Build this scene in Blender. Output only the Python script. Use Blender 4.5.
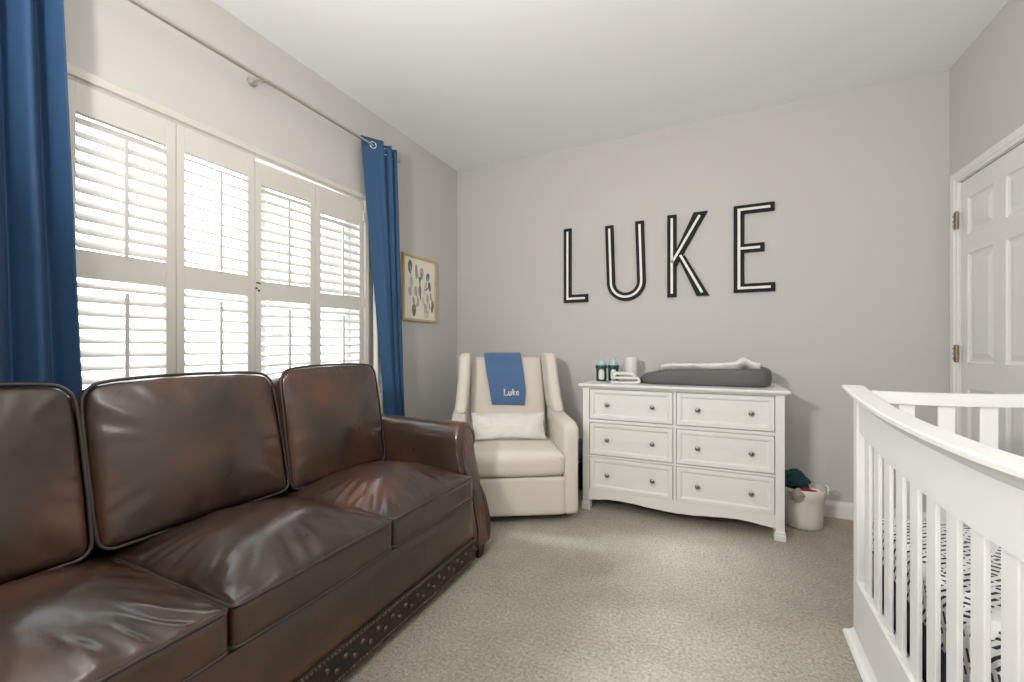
import bpy, bmesh, math, random
from mathutils import Vector, Matrix, Euler, noise
from math import sin, cos, pi, radians, sqrt, atan2

for o in list(bpy.data.objects):
    bpy.data.objects.remove(o, do_unlink=True)
scene = bpy.context.scene
COL = scene.collection
random.seed(7)

# ------------------------------------------------------------------ camera
cam_d = bpy.data.cameras.new('camera')
cam = bpy.data.objects.new('camera', cam_d)
COL.objects.link(cam)
cam.location = (2.136, -3.3487, 1.097)
cam.rotation_euler = (radians(90), 0, 0.4386)
cam_d.sensor_fit = 'HORIZONTAL'
cam_d.sensor_width = 36.0
cam_d.lens = 420.9 / 1024 * 36.0
cam_d.shift_y = 6.2 / 1024
cam_d.clip_start = 0.05
scene.camera = cam

# ------------------------------------------------------------------ world, sun, lamps, exposure
world = bpy.data.worlds.new('sky')
scene.world = world
world.use_nodes = True
wn = world.node_tree.nodes
wn['Background'].inputs['Color'].default_value = (0.86, 0.94, 1.0, 1)
wn['Background'].inputs['Strength'].default_value = 4.4

def add_light(name, kind, loc, rot, energy, color=(1, 1, 1), **kw):
    d = bpy.data.lights.new(name, kind)
    d.energy = energy
    d.color = color
    portal = kw.pop('portal', False)
    for k, v in kw.items():
        setattr(d, k, v)
    if portal:
        d.cycles.is_portal = True
    o = bpy.data.objects.new(name, d)
    COL.objects.link(o)
    o.location = loc
    o.rotation_euler = rot
    return o

SUN_EL, SUN_AZ = radians(39), radians(14)
sun_dir = Vector((cos(SUN_EL) * cos(SUN_AZ), cos(SUN_EL) * sin(SUN_AZ), -sin(SUN_EL)))
add_light('sun', 'SUN', (-4, -5, 5), sun_dir.to_track_quat('-Z', 'Y').to_euler(), 7.5, (0.90, 0.95, 1.0), angle=radians(8))
# daylight portals in the two window openings (they only guide sky sampling)
add_light('window_portal', 'AREA', (-0.17, -1.9375, 1.43), (0, radians(-90), 0), 1.0, shape='RECTANGLE', size=1.30, size_y=1.46, portal=True)

vs = scene.view_settings
scene.display_settings.display_device = 'sRGB'
vs.view_transform = 'Standard'
vs.look = 'None'
vs.gamma = 1.0
vs.use_curve_mapping = False
vs.exposure = 0.26
cy = scene.cycles
cy.max_bounces = 10
cy.diffuse_bounces = 6
cy.glossy_bounces = 4
cy.transmission_bounces = 6
cy.transparent_max_bounces = 12
cy.sample_clamp_indirect = 6.0
cy.caustics_reflective = False
cy.caustics_refractive = False

# ------------------------------------------------------------------ materials
def lin(r, g, b):
    f = lambda c: c / 12.92 if c <= 0.04045 else ((c + 0.055) / 1.055) ** 2.4
    return (f(r / 255), f(g / 255), f(b / 255), 1)

def mat(name, color, rough=0.6, metal=0.0, var=0.0, scale=20, bump=0.0, bscale=200, spec=0.5, sheen=0.0, coat=0.0, bdist=0.01, detail=3):
    m = bpy.data.materials.new(name)
    m.use_nodes = True
    nt = m.node_tree
    b = nt.nodes['Principled BSDF']
    b.inputs['Base Color'].default_value = color
    b.inputs['Roughness'].default_value = rough
    b.inputs['Metallic'].default_value = metal
    b.inputs['Specular IOR Level'].default_value = spec
    if sheen:
        b.inputs['Sheen Weight'].default_value = sheen
        b.inputs['Sheen Roughness'].default_value = 0.5
    if coat:
        b.inputs['Coat Weight'].default_value = coat
        b.inputs['Coat Roughness'].default_value = 0.15
    tc = nt.nodes.new('ShaderNodeTexCoord')
    if var:
        n = nt.nodes.new('ShaderNodeTexNoise')
        n.inputs['Scale'].default_value = scale
        n.inputs['Detail'].default_value = detail
        nt.links.new(tc.outputs['Object'], n.inputs['Vector'])
        r = nt.nodes.new('ShaderNodeMix')
        r.data_type = 'RGBA'
        c = Vector(color[:3])
        r.inputs['A'].default_value = (*(c * (1 - var)), 1)
        r.inputs['B'].default_value = (*[min(1, x) for x in (c * (1 + var))], 1)
        nt.links.new(n.outputs['Fac'], r.inputs['Factor'])
        nt.links.new(r.outputs['Result'], b.inputs['Base Color'])
    if bump:
        n = nt.nodes.new('ShaderNodeTexNoise')
        n.inputs['Scale'].default_value = bscale
        n.inputs['Detail'].default_value = 4
        nt.links.new(tc.outputs['Object'], n.inputs['Vector'])
        bp = nt.nodes.new('ShaderNodeBump')
        bp.inputs['Strength'].default_value = bump
        bp.inputs['Distance'].default_value = bdist
        nt.links.new(n.outputs['Fac'], bp.inputs['Height'])
        nt.links.new(bp.outputs['Normal'], b.inputs['Normal'])
    return m

WALL = mat('greige_paint', (0.55, 0.54, 0.525, 1), 0.85, bump=0.06, bscale=350, bdist=0.002, spec=0.25)
CEIL = mat('ceiling_paint', (0.88, 0.895, 0.91, 1), 0.9, bump=0.05, bscale=200, bdist=0.002, spec=0.2)
TRIM = mat('white_trim_paint', (0.78, 0.77, 0.75, 1), 0.4, var=0.01, scale=6)
DOORW = mat('white_door_paint', (0.74, 0.74, 0.73, 1), 0.42, var=0.01, scale=6)
SHUT = mat('shutter_paint', (0.62, 0.595, 0.555, 1), 0.42, var=0.01, scale=5)
FURN = mat('white_furniture_lacquer', (0.75, 0.75, 0.735, 1), 0.35, var=0.012, scale=5)
CRIBW = mat('white_crib_lacquer', (0.81, 0.815, 0.81, 1), 0.38, var=0.012, scale=5)
BLUE = mat('blue_curtain_fabric', lin(42, 79, 118), 0.75, var=0.08, scale=40, bump=0.25, bscale=900, bdist=0.002, sheen=0.03)
LINING = mat('white_lining_fabric', lin(242, 240, 235), 0.85, bump=0.2, bscale=700, bdist=0.002)
NICKEL = mat('brushed_nickel', (0.60, 0.57, 0.53, 1), 0.32, 1.0, bump=0.05, bscale=300)
KNOB = mat('dark_nickel', (0.33, 0.315, 0.295, 1), 0.3, 1.0, var=0.05)
CHROME = mat('bright_steel', (0.78, 0.78, 0.78, 1), 0.2, 1.0, bump=0.02, bscale=200)
BRASS = mat('aged_brass', (0.30, 0.24, 0.15, 1), 0.45, 1.0, var=0.2, scale=60)
BLACKM = mat('matte_black_paint', (0.014, 0.014, 0.014, 1), 0.6, var=0.1, scale=30, spec=0.2)
INLAY = mat('white_inlay_paint', (0.78, 0.77, 0.74, 1), 0.5, var=0.01)
CREAM = mat('cream_upholstery', (0.69, 0.64, 0.565, 1), 0.9, var=0.03, scale=60, bump=0.3, bscale=700, bdist=0.002, sheen=0.2)
PILLOW = mat('white_pillow_fabric', (0.74, 0.73, 0.70, 1), 0.9, var=0.03, scale=30, bump=0.25, bscale=600, bdist=0.002)
BLANKET = mat('blue_knit', lin(78, 108, 150), 0.9, var=0.12, scale=150, bump=0.5, bscale=450, bdist=0.003, sheen=0.3)
WHITE_THREAD = mat('white_embroidery', (0.82, 0.82, 0.82, 1), 0.8, bump=0.3, bscale=900)
BLACK_BASE = mat('black_steel', (0.02, 0.02, 0.022, 1), 0.45, bump=0.05)
WOODFR = mat('light_oak', lin(196, 172, 138), 0.55, var=0.12, scale=25)
PAPER = mat('cream_paper', lin(236, 232, 220), 0.9, var=0.01)
DARKWOOD = mat('dark_walnut', (0.03, 0.018, 0.012, 1), 0.4, var=0.3, scale=30)
NAIL = mat('antique_nailhead', (0.13, 0.095, 0.062, 1), 0.35, 0.7, var=0.2, scale=80)
PADGREY = mat('charcoal_foam', lin(92, 92, 91), 0.6, bump=0.05, bscale=300, bdist=0.002)
TOWEL = mat('white_towel', (0.78, 0.77, 0.74, 1), 0.95, bump=0.4, bscale=500, bdist=0.003)
GREEN = mat('dark_green_silicone', lin(30, 72, 60), 0.5, var=0.05)
LBLUE = mat('pale_blue_plastic', lin(172, 196, 204), 0.35, var=0.03)
FROST = mat('frosted_bottle', lin(205, 215, 210), 0.3, var=0.03)
CANW = mat('white_plastic', (0.72, 0.71, 0.69, 1), 0.4, var=0.02)
DARKSLOT = mat('dark_slot', (0.04, 0.04, 0.045, 1), 0.5, var=0.05)
ROPE = mat('white_cotton_basket', (0.70, 0.68, 0.64, 1), 0.9, var=0.05, scale=60, bump=0.4, bscale=300, bdist=0.003)
TEAL = mat('dark_teal_cotton', lin(22, 62, 70), 0.9, var=0.12, scale=40, bump=0.3, bscale=500, bdist=0.003)
RED = mat('red_cotton', lin(150, 26, 44), 0.9, var=0.12, scale=40, bump=0.3, bscale=500, bdist=0.003)
GREYC = mat('grey_cotton', lin(150, 148, 140), 0.9, var=0.12, scale=40, bump=0.3, bscale=500, bdist=0.003)
NAVY = mat('navy_cotton', lin(22, 25, 48), 0.9, var=0.1, scale=50, bump=0.2, bscale=600, bdist=0.002)
SLATE = mat('slate_blue_cotton', lin(86, 96, 118), 0.9, var=0.15, scale=30, bump=0.3, bscale=400, bdist=0.003)
LAMPGLASS = mat('opal_glass', (0.85, 0.83, 0.8, 1), 0.3)

def leather():
    m = bpy.data.materials.new('brown_leather')
    m.use_nodes = True
    nt = m.node_tree
    L = nt.links.new
    b = nt.nodes['Principled BSDF']
    tc = nt.nodes.new('ShaderNodeTexCoord')
    n1 = nt.nodes.new('ShaderNodeTexNoise'); n1.inputs['Scale'].default_value = 3.2; n1.inputs['Detail'].default_value = 2.5
    n2 = nt.nodes.new('ShaderNodeTexNoise'); n2.inputs['Scale'].default_value = 14; n2.inputs['Detail'].default_value = 5
    L(tc.outputs['Object'], n1.inputs['Vector']); L(tc.outputs['Object'], n2.inputs['Vector'])
    r = nt.nodes.new('ShaderNodeValToRGB')
    e = r.color_ramp.elements
    e[0].position = 0.30; e[0].color = (0.028, 0.018, 0.0135, 1)
    e[1].position = 0.72; e[1].color = (0.125, 0.052, 0.028, 1)
    x = e.new(0.5); x.color = (0.058, 0.031, 0.021, 1)
    L(n1.outputs['Fac'], r.inputs['Fac'])
    mx = nt.nodes.new('ShaderNodeMix'); mx.data_type = 'RGBA'; mx.blend_type = 'MULTIPLY'
    mx.inputs['Factor'].default_value = 0.35
    r2 = nt.nodes.new('ShaderNodeValToRGB')
    r2.color_ramp.elements[0].color = (0.45, 0.45, 0.45, 1); r2.color_ramp.elements[1].color = (1.4, 1.3, 1.25, 1)
    L(n2.outputs['Fac'], r2.inputs['Fac'])
    L(r.outputs['Color'], mx.inputs['A']); L(r2.outputs['Color'], mx.inputs['B'])
    L(mx.outputs['Result'], b.inputs['Base Color'])
    b.inputs['Roughness'].default_value = 0.36
    b.inputs['Specular IOR Level'].default_value = 0.4
    n3 = nt.nodes.new('ShaderNodeTexNoise'); n3.inputs['Scale'].default_value = 240
    n4 = nt.nodes.new('ShaderNodeTexNoise'); n4.inputs['Scale'].default_value = 16; n4.inputs['Detail'].default_value = 3; n4.inputs['Distortion'].default_value = 0.2
    L(tc.outputs['Object'], n3.inputs['Vector']); L(tc.outputs['Object'], n4.inputs['Vector'])
    b1 = nt.nodes.new('ShaderNodeBump'); b1.inputs['Strength'].default_value = 0.12; b1.inputs['Distance'].default_value = 0.002
    b2 = nt.nodes.new('ShaderNodeBump'); b2.inputs['Strength'].default_value = 0.12; b2.inputs['Distance'].default_value = 0.012
    L(n3.outputs['Fac'], b1.inputs['Height']); L(n4.outputs['Fac'], b2.inputs['Height'])
    L(b1.outputs['Normal'], b2.inputs['Normal']); L(b2.outputs['Normal'], b.inputs['Normal'])
    rr = nt.nodes.new('ShaderNodeMapRange'); rr.inputs['To Min'].default_value = 0.24; rr.inputs['To Max'].default_value = 0.36
    b.inputs['Coat Weight'].default_value = 0.7; b.inputs['Coat Roughness'].default_value = 0.19; b.inputs['Coat IOR'].default_value = 1.6
    L(n2.outputs['Fac'], rr.inputs['Value']); L(rr.outputs['Result'], b.inputs['Roughness'])
    return m
LEATHER = leather()
PIPING = mat('dark_leather_cord', (0.05, 0.036, 0.028, 1), 0.4, var=0.2, scale=40)
BANDL = mat('dark_leather_band', (0.022, 0.014, 0.010, 1), 0.42, var=0.3, scale=40, bump=0.2, bscale=120)

def carpet():
    m = bpy.data.materials.new('beige_carpet')
    m.use_nodes = True
    nt = m.node_tree
    L = nt.links.new
    b = nt.nodes['Principled BSDF']
    tc = nt.nodes.new('ShaderNodeTexCoord')
    n1 = nt.nodes.new('ShaderNodeTexNoise'); n1.inputs['Scale'].default_value = 85; n1.inputs['Detail'].default_value = 6; n1.inputs['Roughness'].default_value = 0.7
    n2 = nt.nodes.new('ShaderNodeTexNoise'); n2.inputs['Scale'].default_value = 7; n2.inputs['Detail'].default_value = 5
    L(tc.outputs['Object'], n1.inputs['Vector']); L(tc.outputs['Object'], n2.inputs['Vector'])
    r = nt.nodes.new('ShaderNodeValToRGB')
    e = r.color_ramp.elements
    e[0].position = 0.32; e[0].color = (0.26, 0.23, 0.185, 1)
    e[1].position = 0.68; e[1].color = (0.53, 0.485, 0.42, 1)
    L(n1.outputs['Fac'], r.inputs['Fac'])
    r2 = nt.nodes.new('ShaderNodeValToRGB')
    r2.color_ramp.elements[0].position = 0.3; r2.color_ramp.elements[0].color = (0.92, 0.92, 0.92, 1)
    r2.color_ramp.elements[1].position = 0.7; r2.color_ramp.elements[1].color = (1.05, 1.05, 1.05, 1)
    L(n2.outputs['Fac'], r2.inputs['Fac'])
    mx = nt.nodes.new('ShaderNodeMix'); mx.data_type = 'RGBA'; mx.blend_type = 'MULTIPLY'; mx.inputs['Factor'].default_value = 1
    L(r.outputs['Color'], mx.inputs['A']); L(r2.outputs['Color'], mx.inputs['B'])
    L(mx.outputs['Result'], b.inputs['Base Color'])
    b.inputs['Roughness'].default_value = 1.0
    b.inputs['Specular IOR Level'].default_value = 0.1
    bp = nt.nodes.new('ShaderNodeBump'); bp.inputs['Strength'].default_value = 0.7; bp.inputs['Distance'].default_value = 0.01
    L(n1.outputs['Fac'], bp.inputs['Height']); L(bp.outputs['Normal'], b.inputs['Normal'])
    return m
CARPET = carpet()

def glass():
    m = bpy.data.materials.new('window_glass')
    m.use_nodes = True
    nt = m.node_tree
    nt.nodes.remove(nt.nodes['Principled BSDF'])
    t = nt.nodes.new('ShaderNodeBsdfTransparent'); t.inputs['Color'].default_value = (0.96, 0.98, 0.97, 1)
    g = nt.nodes.new('ShaderNodeBsdfGlossy'); g.inputs['Roughness'].default_value = 0.02
    mx = nt.nodes.new('ShaderNodeMixShader'); mx.inputs['Fac'].default_value = 0.06
    nt.links.new(t.outputs[0], mx.inputs[1]); nt.links.new(g.outputs[0], mx.inputs[2])
    nt.links.new(mx.outputs[0], nt.nodes['Material Output'].inputs['Surface'])
    return m
GLASS = glass()

def sheet():
    """white cotton printed with navy strokes: patches of diagonal hatching between patches of short dashes"""
    m = bpy.data.materials.new('printed_sheet')
    m.use_nodes = True
    nt = m.node_tree
    L = nt.links.new
    b = nt.nodes['Principled BSDF']; b.inputs['Roughness'].default_value = 0.9
    tc = nt.nodes.new('ShaderNodeTexCoord')
    def mathn(op, a, c=None, v=None):
        n = nt.nodes.new('ShaderNodeMath'); n.operation = op
        L(a, n.inputs[0])
        if c is not None: L(c, n.inputs[1])
        if v is not None: n.inputs[1].default_value = v
        return n.outputs[0]
    # unroll the box: u runs along the mattress, v over the top and down the side
    sp = nt.nodes.new('ShaderNodeSeparateXYZ'); L(tc.outputs['Object'], sp.inputs[0])
    v = mathn('SUBTRACT', sp.outputs['X'], sp.outputs['Z'])
    cb = nt.nodes.new('ShaderNodeCombineXYZ'); L(sp.outputs['Y'], cb.inputs[0]); L(v, cb.inputs[1])
    vo = nt.nodes.new('ShaderNodeTexVoronoi'); vo.inputs['Scale'].default_value = 12; vo.inputs['Randomness'].default_value = 0.6
    L(cb.outputs[0], vo.inputs['Vector'])
    sc_ = nt.nodes.new('ShaderNodeSeparateColor'); L(vo.outputs['Color'], sc_.inputs[0])
    pick = mathn('GREATER_THAN', sc_.outputs[0], v=0.5)
    def stripes(ang, freq, thr):
        mp = nt.nodes.new('ShaderNodeMapping'); mp.inputs['Rotation'].default_value = (0, 0, ang)
        L(cb.outputs[0], mp.inputs['Vector'])
        s = nt.nodes.new('ShaderNodeSeparateXYZ'); L(mp.outputs[0], s.inputs[0])
        k = mathn('MULTIPLY', s.outputs[0], v=freq)
        k = mathn('SINE', k)
        k2 = mathn('SINE', mathn('MULTIPLY', s.outputs[1], v=freq * 0.42))
        return mathn('GREATER_THAN', k, v=thr), mathn('GREATER_THAN', k2, v=-0.75)
    a1, a2 = stripes(0.7, 330, 0.30)
    c1, c2 = stripes(-0.5, 210, 0.35)
    c2b = stripes(-0.5, 440, 0.0)[1]
    A = mathn('MULTIPLY', a1, a2)
    Cc = mathn('MULTIPLY', mathn('MULTIPLY', c1, c2), c2b)
    mxv = nt.nodes.new('ShaderNodeMix'); mxv.data_type = 'FLOAT'
    L(pick, mxv.inputs['Factor']); L(A, mxv.inputs['A']); L(Cc, mxv.inputs['B'])
    mc = nt.nodes.new('ShaderNodeMix'); mc.data_type = 'RGBA'
    mc.inputs['A'].default_value = (0.80, 0.80, 0.80, 1); mc.inputs['B'].default_value = (0.02, 0.022, 0.045, 1)
    L(mxv.outputs['Result'], mc.inputs['Factor']); L(mc.outputs['Result'], b.inputs['Base Color'])
    return m
SHEET = sheet()

# ------------------------------------------------------------------ geometry helpers
T = {}     # world matrix of every parent

def empty(name, loc=(0, 0, 0), rz=0.0):
    o = bpy.data.objects.new(name, None)
    COL.objects.link(o)
    o.location = loc
    o.rotation_euler = (0, 0, rz)
    o.empty_display_size = 0.1
    T[o.name] = Matrix.Translation(loc) @ Matrix.Rotation(rz, 4, 'Z')
    return o

def tag(o, label=None, cat=None, group=None, kind=None):
    if label: o['label'] = label
    if cat: o['category'] = cat
    if group: o['group'] = group
    if kind: o['kind'] = kind
    return o

def thing(name, label, cat, loc=(0, 0, 0), rz=0.0, group=None):
    return tag(empty(name, loc, rz), label, cat, group)

def obj(name, bm, material, parent=None, local=False, smooth=False, origin=None, auto=None):
    """link a bmesh as ONE mesh object. Coordinates are world unless local=True."""
    bmesh.ops.recalc_face_normals(bm, faces=bm.faces[:])
    me = bpy.data.meshes.new(name)
    if parent is not None and not local:
        bmesh.ops.transform(bm, matrix=T[parent.name].inverted(), verts=bm.verts[:])
    if parent is None and origin is not None:
        bmesh.ops.transform(bm, matrix=Matrix.Translation(-Vector(origin)), verts=bm.verts[:])
    if smooth:
        for f in bm.faces: f.smooth = True
    bm.to_mesh(me)
    bm.free()
    mats = material if isinstance(material, (list, tuple)) else [material]
    for m in mats: me.materials.append(m)
    o = bpy.data.objects.new(name, me)
    COL.objects.link(o)
    if parent is not None:
        o.parent = parent
        T[o.name] = T[parent.name].copy()
    elif origin is not None:
        o.location = origin
        T[o.name] = Matrix.Translation(origin)
    else:
        T[o.name] = Matrix.Identity(4)
    if auto:
        try:
            me.set_sharp_from_angle(angle=radians(auto))
        except Exception:
            pass
    return o

def B(): return bmesh.new()

def box(bm, x0, x1, y0, y1, z0, z1, bev=0.0, seg=2, M=None, mi=0):
    r = bmesh.ops.create_cube(bm, size=1.0)
    vs_ = r['verts']
    for v in vs_:
        v.co = Vector(((x0 + x1) / 2 + v.co.x * (x1 - x0), (y0 + y1) / 2 + v.co.y * (y1 - y0), (z0 + z1) / 2 + v.co.z * (z1 - z0)))
    fs = list({f for v in vs_ for f in v.link_faces})
    for f in fs: f.material_index = mi
    if bev > 0:
        es = list({e for v in vs_ for e in v.link_edges})
        r2 = bmesh.ops.bevel(bm, geom=es, offset=bev, segments=seg, affect='EDGES', profile=0.5)
        vs_ = list({v for f in r2['faces'] for v in f.verts} | {v for v in vs_ if v.is_valid})
        for f in r2['faces']: f.material_index = mi
    if M is not None:
        bmesh.ops.transform(bm, matrix=M, verts=vs_)
    return vs_

def grid(bm, nu, nv, fn, closed_u=False, closed_v=False, mi=0):
    vv = [[bm.verts.new(fn(i, j)) for j in range(nv)] for i in range(nu)]
    for i in range(nu if closed_u else nu - 1):
        for j in range(nv if closed_v else nv - 1):
            f = bm.faces.new((vv[i][j], vv[(i + 1) % nu][j], vv[(i + 1) % nu][(j + 1) % nv], vv[i][(j + 1) % nv]))
            f.material_index = mi
    return vv

def tube(bm, pts, r, n=8, closed=False, cap=True, mi=0):
    pts = [Vector(p) for p in pts]
    m = len(pts)
    rings = []
    up = None
    for i in range(m):
        a = pts[(i - 1) % m] if (closed or i > 0) else pts[0]
        c = pts[(i + 1) % m] if (closed or i < m - 1) else pts[-1]
        t = (c - a).normalized()
        if up is None:
            up = Vector((0, 0, 1)) if abs(t.z) < 0.9 else Vector((1, 0, 0))
        s = t.cross(up)
        if s.length < 1e-6: s = t.orthogonal()
        s.normalize()
        up = s.cross(t).normalized()
        rr = r[i] if isinstance(r, (list, tuple)) else r
        rings.append([bm.verts.new(pts[i] + (s * cos(2 * pi * k / n) + up * sin(2 * pi * k / n)) * rr) for k in range(n)])
    for i in range(m if closed else m - 1):
        A, C_ = rings[i], rings[(i + 1) % m]
        for k in range(n):
            f = bm.faces.new((A[k], A[(k + 1) % n], C_[(k + 1) % n], C_[k])); f.material_index = mi
    if cap and not closed:
        f = bm.faces.new(rings[0][::-1]); f.material_index = mi
        f = bm.faces.new(rings[-1]); f.material_index = mi

def lathe(bm, prof, n=24, M=None, mi=0, sx=1.0, sy=1.0):
    """prof: list of (radius, z); closed at r~0 ends"""
    rings = []
    for r, z in prof:
        if r < 1e-5:
            rings.append([bm.verts.new((0, 0, z))])
        else:
            rings.append([bm.verts.new((sx * r * cos(2 * pi * k / n), sy * r * sin(2 * pi * k / n), z)) for k in range(n)])
    vs_ = [v for rg in rings for v in rg]
    for A, C_ in zip(rings[:-1], rings[1:]):
        for k in range(n):
            if len(A) == 1 and len(C_) == 1: continue
            if len(A) == 1: f = bm.faces.new((A[0], C_[k], C_[(k + 1) % n]))
            elif len(C_) == 1: f = bm.faces.new((A[k], A[(k + 1) % n], C_[0]))
            else: f = bm.faces.new((A[k], A[(k + 1) % n], C_[(k + 1) % n], C_[k]))
            f.material_index = mi
    if M is not None: bmesh.ops.transform(bm, matrix=M, verts=vs_)
    return vs_

def prism(bm, poly, axis, a, b, mi=0, M=None):
    """extrude a 2-D polygon along an axis from a to b. axis 'x': poly=(y,z); 'y': (x,z); 'z': (x,y)"""
    def mk(p, t):
        return {'x': (t, p[0], p[1]), 'y': (p[0], t, p[1]), 'z': (p[0], p[1], t)}[axis]
    A = [bm.verts.new(mk(p, a)) for p in poly]
    C_ = [bm.verts.new(mk(p, b)) for p in poly]
    n = len(poly)
    fs = [bm.faces.new(A), bm.faces.new(C_[::-1])]
    for i in range(n):
        fs.append(bm.faces.new((A[i], C_[i], C_[(i + 1) % n], A[(i + 1) % n])))
    for f in fs: f.material_index = mi
    if M is not None: bmesh.ops.transform(bm, matrix=M, verts=A + C_)
    return A + C_

def puff(bm, nx, ny, nz, hx, hy, hz, r, fn=None, mi=0):
    """closed rounded box centred at the origin, subdivided; fn(u,v,w,p)->p bends it (u,v,w in -1..1)"""
    cache = {}
    def vert(i, j, k):
        key = (i, j, k)
        if key not in cache:
            u, v, w = 2 * i / nx - 1, 2 * j / ny - 1, 2 * k / nz - 1
            p = Vector((u * hx, v * hy, w * hz))
            q = Vector((max(-(hx - r), min(hx - r, p.x)), max(-(hy - r), min(hy - r, p.y)), max(-(hz - r), min(hz - r, p.z))))
            d = p - q
            if d.length > 1e-9:
                # push to the rounded surface
                m_ = max(abs(d.x), abs(d.y), abs(d.z))
                p = q + d.normalized() * m_
            if fn: p = fn(u, v, w, p)
            cache[key] = bm.verts.new(p)
        return cache[key]
    def quad(a, b, c, d):
        f = bm.faces.new((a, b, c, d)); f.material_index = mi
    for i in range(nx):
        for j in range(ny):
            for k in (0, nz): quad(vert(i, j, k), vert(i + 1, j, k), vert(i + 1, j + 1, k), vert(i, j + 1, k))
    for i in range(nx):
        for k in range(nz):
            for j in (0, ny): quad(vert(i, j, k), vert(i + 1, j, k), vert(i + 1, j, k + 1), vert(i, j, k + 1))
    for j in range(ny):
        for k in range(nz):
            for i in (0, nx): quad(vert(i, j, k), vert(i, j + 1, k), vert(i, j + 1, k + 1), vert(i, j, k + 1))
    return list(cache.values())

def xform(bm, verts, M): bmesh.ops.transform(bm, matrix=M, verts=verts)

def lerp_tab(tab, t):
    if t <= tab[0][0]: return tab[0][1]
    for (a, va), (b, vb) in zip(tab[:-1], tab[1:]):
        if t <= b: return va + (vb - va) * (t - a) / (b - a)
    return tab[-1][1]

def smooth_tab(tab, t):
    if t <= tab[0][0]: return tab[0][1]
    for (a, va), (b, vb) in zip(tab[:-1], tab[1:]):
        if t <= b:
            s = (t - a) / (b - a); s = s * s * (3 - 2 * s)
            return va + (vb - va) * s
    return tab[-1][1]

# ------------------------------------------------------------------ room shell
W, H, D = 3.42, 2.74, -4.25
WY0, WY1, WZ0, WZ1 = -2.665, -1.21, 0.78, 2.078      # left window opening
bm = B(); box(bm, -0.02, W + 0.02, D - 0.02, 0.02, -0.12, 0.0)
tag(obj('floor', bm, CARPET), 'beige cut pile carpet covering the whole floor', 'floor', kind='structure')
bm = B(); box(bm, -0.16, W + 0.16, D - 0.16, 0.16, H, H + 0.12)
tag(obj('ceiling', bm, CEIL), 'plain white painted ceiling', 'ceiling', kind='structure')
bm = B()
box(bm, -0.16, 0, D - 0.16, WY0, -0.12, H); box(bm, -0.16, 0, WY1, 0.16, -0.12, H)
box(bm, -0.16, 0, WY0, WY1, -0.12, WZ0); box(bm, -0.16, 0, WY0, WY1, WZ1, H)
tag(obj('wall_left', bm, WALL), 'greige wall on the left holding the shuttered window', 'wall', kind='structure')
bm = B(); box(bm, 0, W, 0, 0.16, -0.12, H)
tag(obj('wall_back', bm, WALL), 'greige far wall behind the white dresser', 'wall', kind='structure')
DY0, DY1, DZ = -0.905, -0.108, 2.034                    # door opening in the right wall
bm = B()
box(bm, W, W + 0.16, DY1, 0.16, -0.12, H); box(bm, W, W + 0.16, D - 0.16, DY0, -0.12, H)
box(bm, W, W + 0.16, DY0, DY1, DZ, H); box(bm, W + 0.10, W + 0.16, DY0, DY1, -0.12, DZ)
tag(obj('wall_right', bm, WALL), 'greige wall on the right around the white door', 'wall', kind='structure')
bm = B(); box(bm, -0.16, W + 0.16, D - 0.16, D, -0.12, H)
tag(obj('wall_front', bm, WALL), 'greige wall behind the camera', 'wall', kind='structure')

def baseboard(name, axis, a, b, pos, sgn, label):
    prof = [(0, 0), (0.016, 0), (0.016, 0.075), (0.012, 0.088), (0.006, 0.094), (0.004, 0.104), (0, 0.104)]
    bm = B()
    prism(bm, [(pos + sgn * p, z) for p, z in prof], axis, a, b)
    tag(obj(name, bm, TRIM), label, 'baseboard', kind='structure')
baseboard('baseboard_back', 'x', 0.0, W, 0.0, -1, 'white baseboard along the far wall')
baseboard('baseboard_left', 'y', D, 0.0, 0.0, 1, 'white baseboard along the left wall')
baseboard('baseboard_right', 'y', D, DY0 - 0.066, W, -1, 'white baseboard along the right wall')

# window in the left wall: casing, sill, sash, glass
win = tag(empty('window_1', (0, -1.9375, 0.78)), 'wide window with white casing in the left wall', 'window', kind='structure')
bm = B()
cw = 0.056
prof = [(0, 0.0), (0.018, 0.0), (0.024, 0.008), (0.034, 0.014), (0.036, 0.042), (0.028, 0.05), (0.014, cw), (0, cw)]   # (x, out)
def casing(bm, y0, y1, z0, z1, prof, x=0.0, sx=1):
    rings = []
    for cy_, cz_, dy, dz in ((y0, z0, -1, 0), (y0, z1, -1, 1), (y1, z1, 1, 1), (y1, z0, 1, 0)):
        rings.append([bm.verts.new((x + sx * p, cy_ + dy * q, cz_ + dz * q)) for p, q in prof])
    n = len(prof)
    for A, C_ in zip(rings[:-1], rings[1:]):
        for k in range(n): bm.faces.new((A[k], A[(k + 1) % n], C_[(k + 1) % n], C_[k]))
    bm.faces.new(rings[0]); bm.faces.new(rings[-1][::-1])
casing(bm, WY0, WY1, WZ0, WZ1, prof)
obj('window_frame', bm, SHUT, win)
bm = B(); box(bm, -0.1, 0.06, WY0 - 0.075, WY1 + 0.075, WZ0 - 0.03, WZ0, 0.006)
obj('window_sill', bm, SHUT, win)
bm = B()
for y0, y1 in ((WY0, -1.875), (-1.845, WY1)):
    box(bm, -0.14, -0.10, y0, y0 + 0.035, WZ0, WZ1); box(bm, -0.14, -0.10, y1 - 0.035, y1, WZ0, WZ1)
    box(bm, -0.14, -0.10, y0, y1, WZ0, WZ0 + 0.04); box(bm, -0.14, -0.10, y0, y1, WZ1 - 0.035, WZ1)
    box(bm, -0.14, -0.10, y0, y1, 1.39, 1.425)
box(bm, -0.15, -0.09, -1.875, -1.845, WZ0, WZ1)
obj('sash', bm, TRIM, win)
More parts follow.
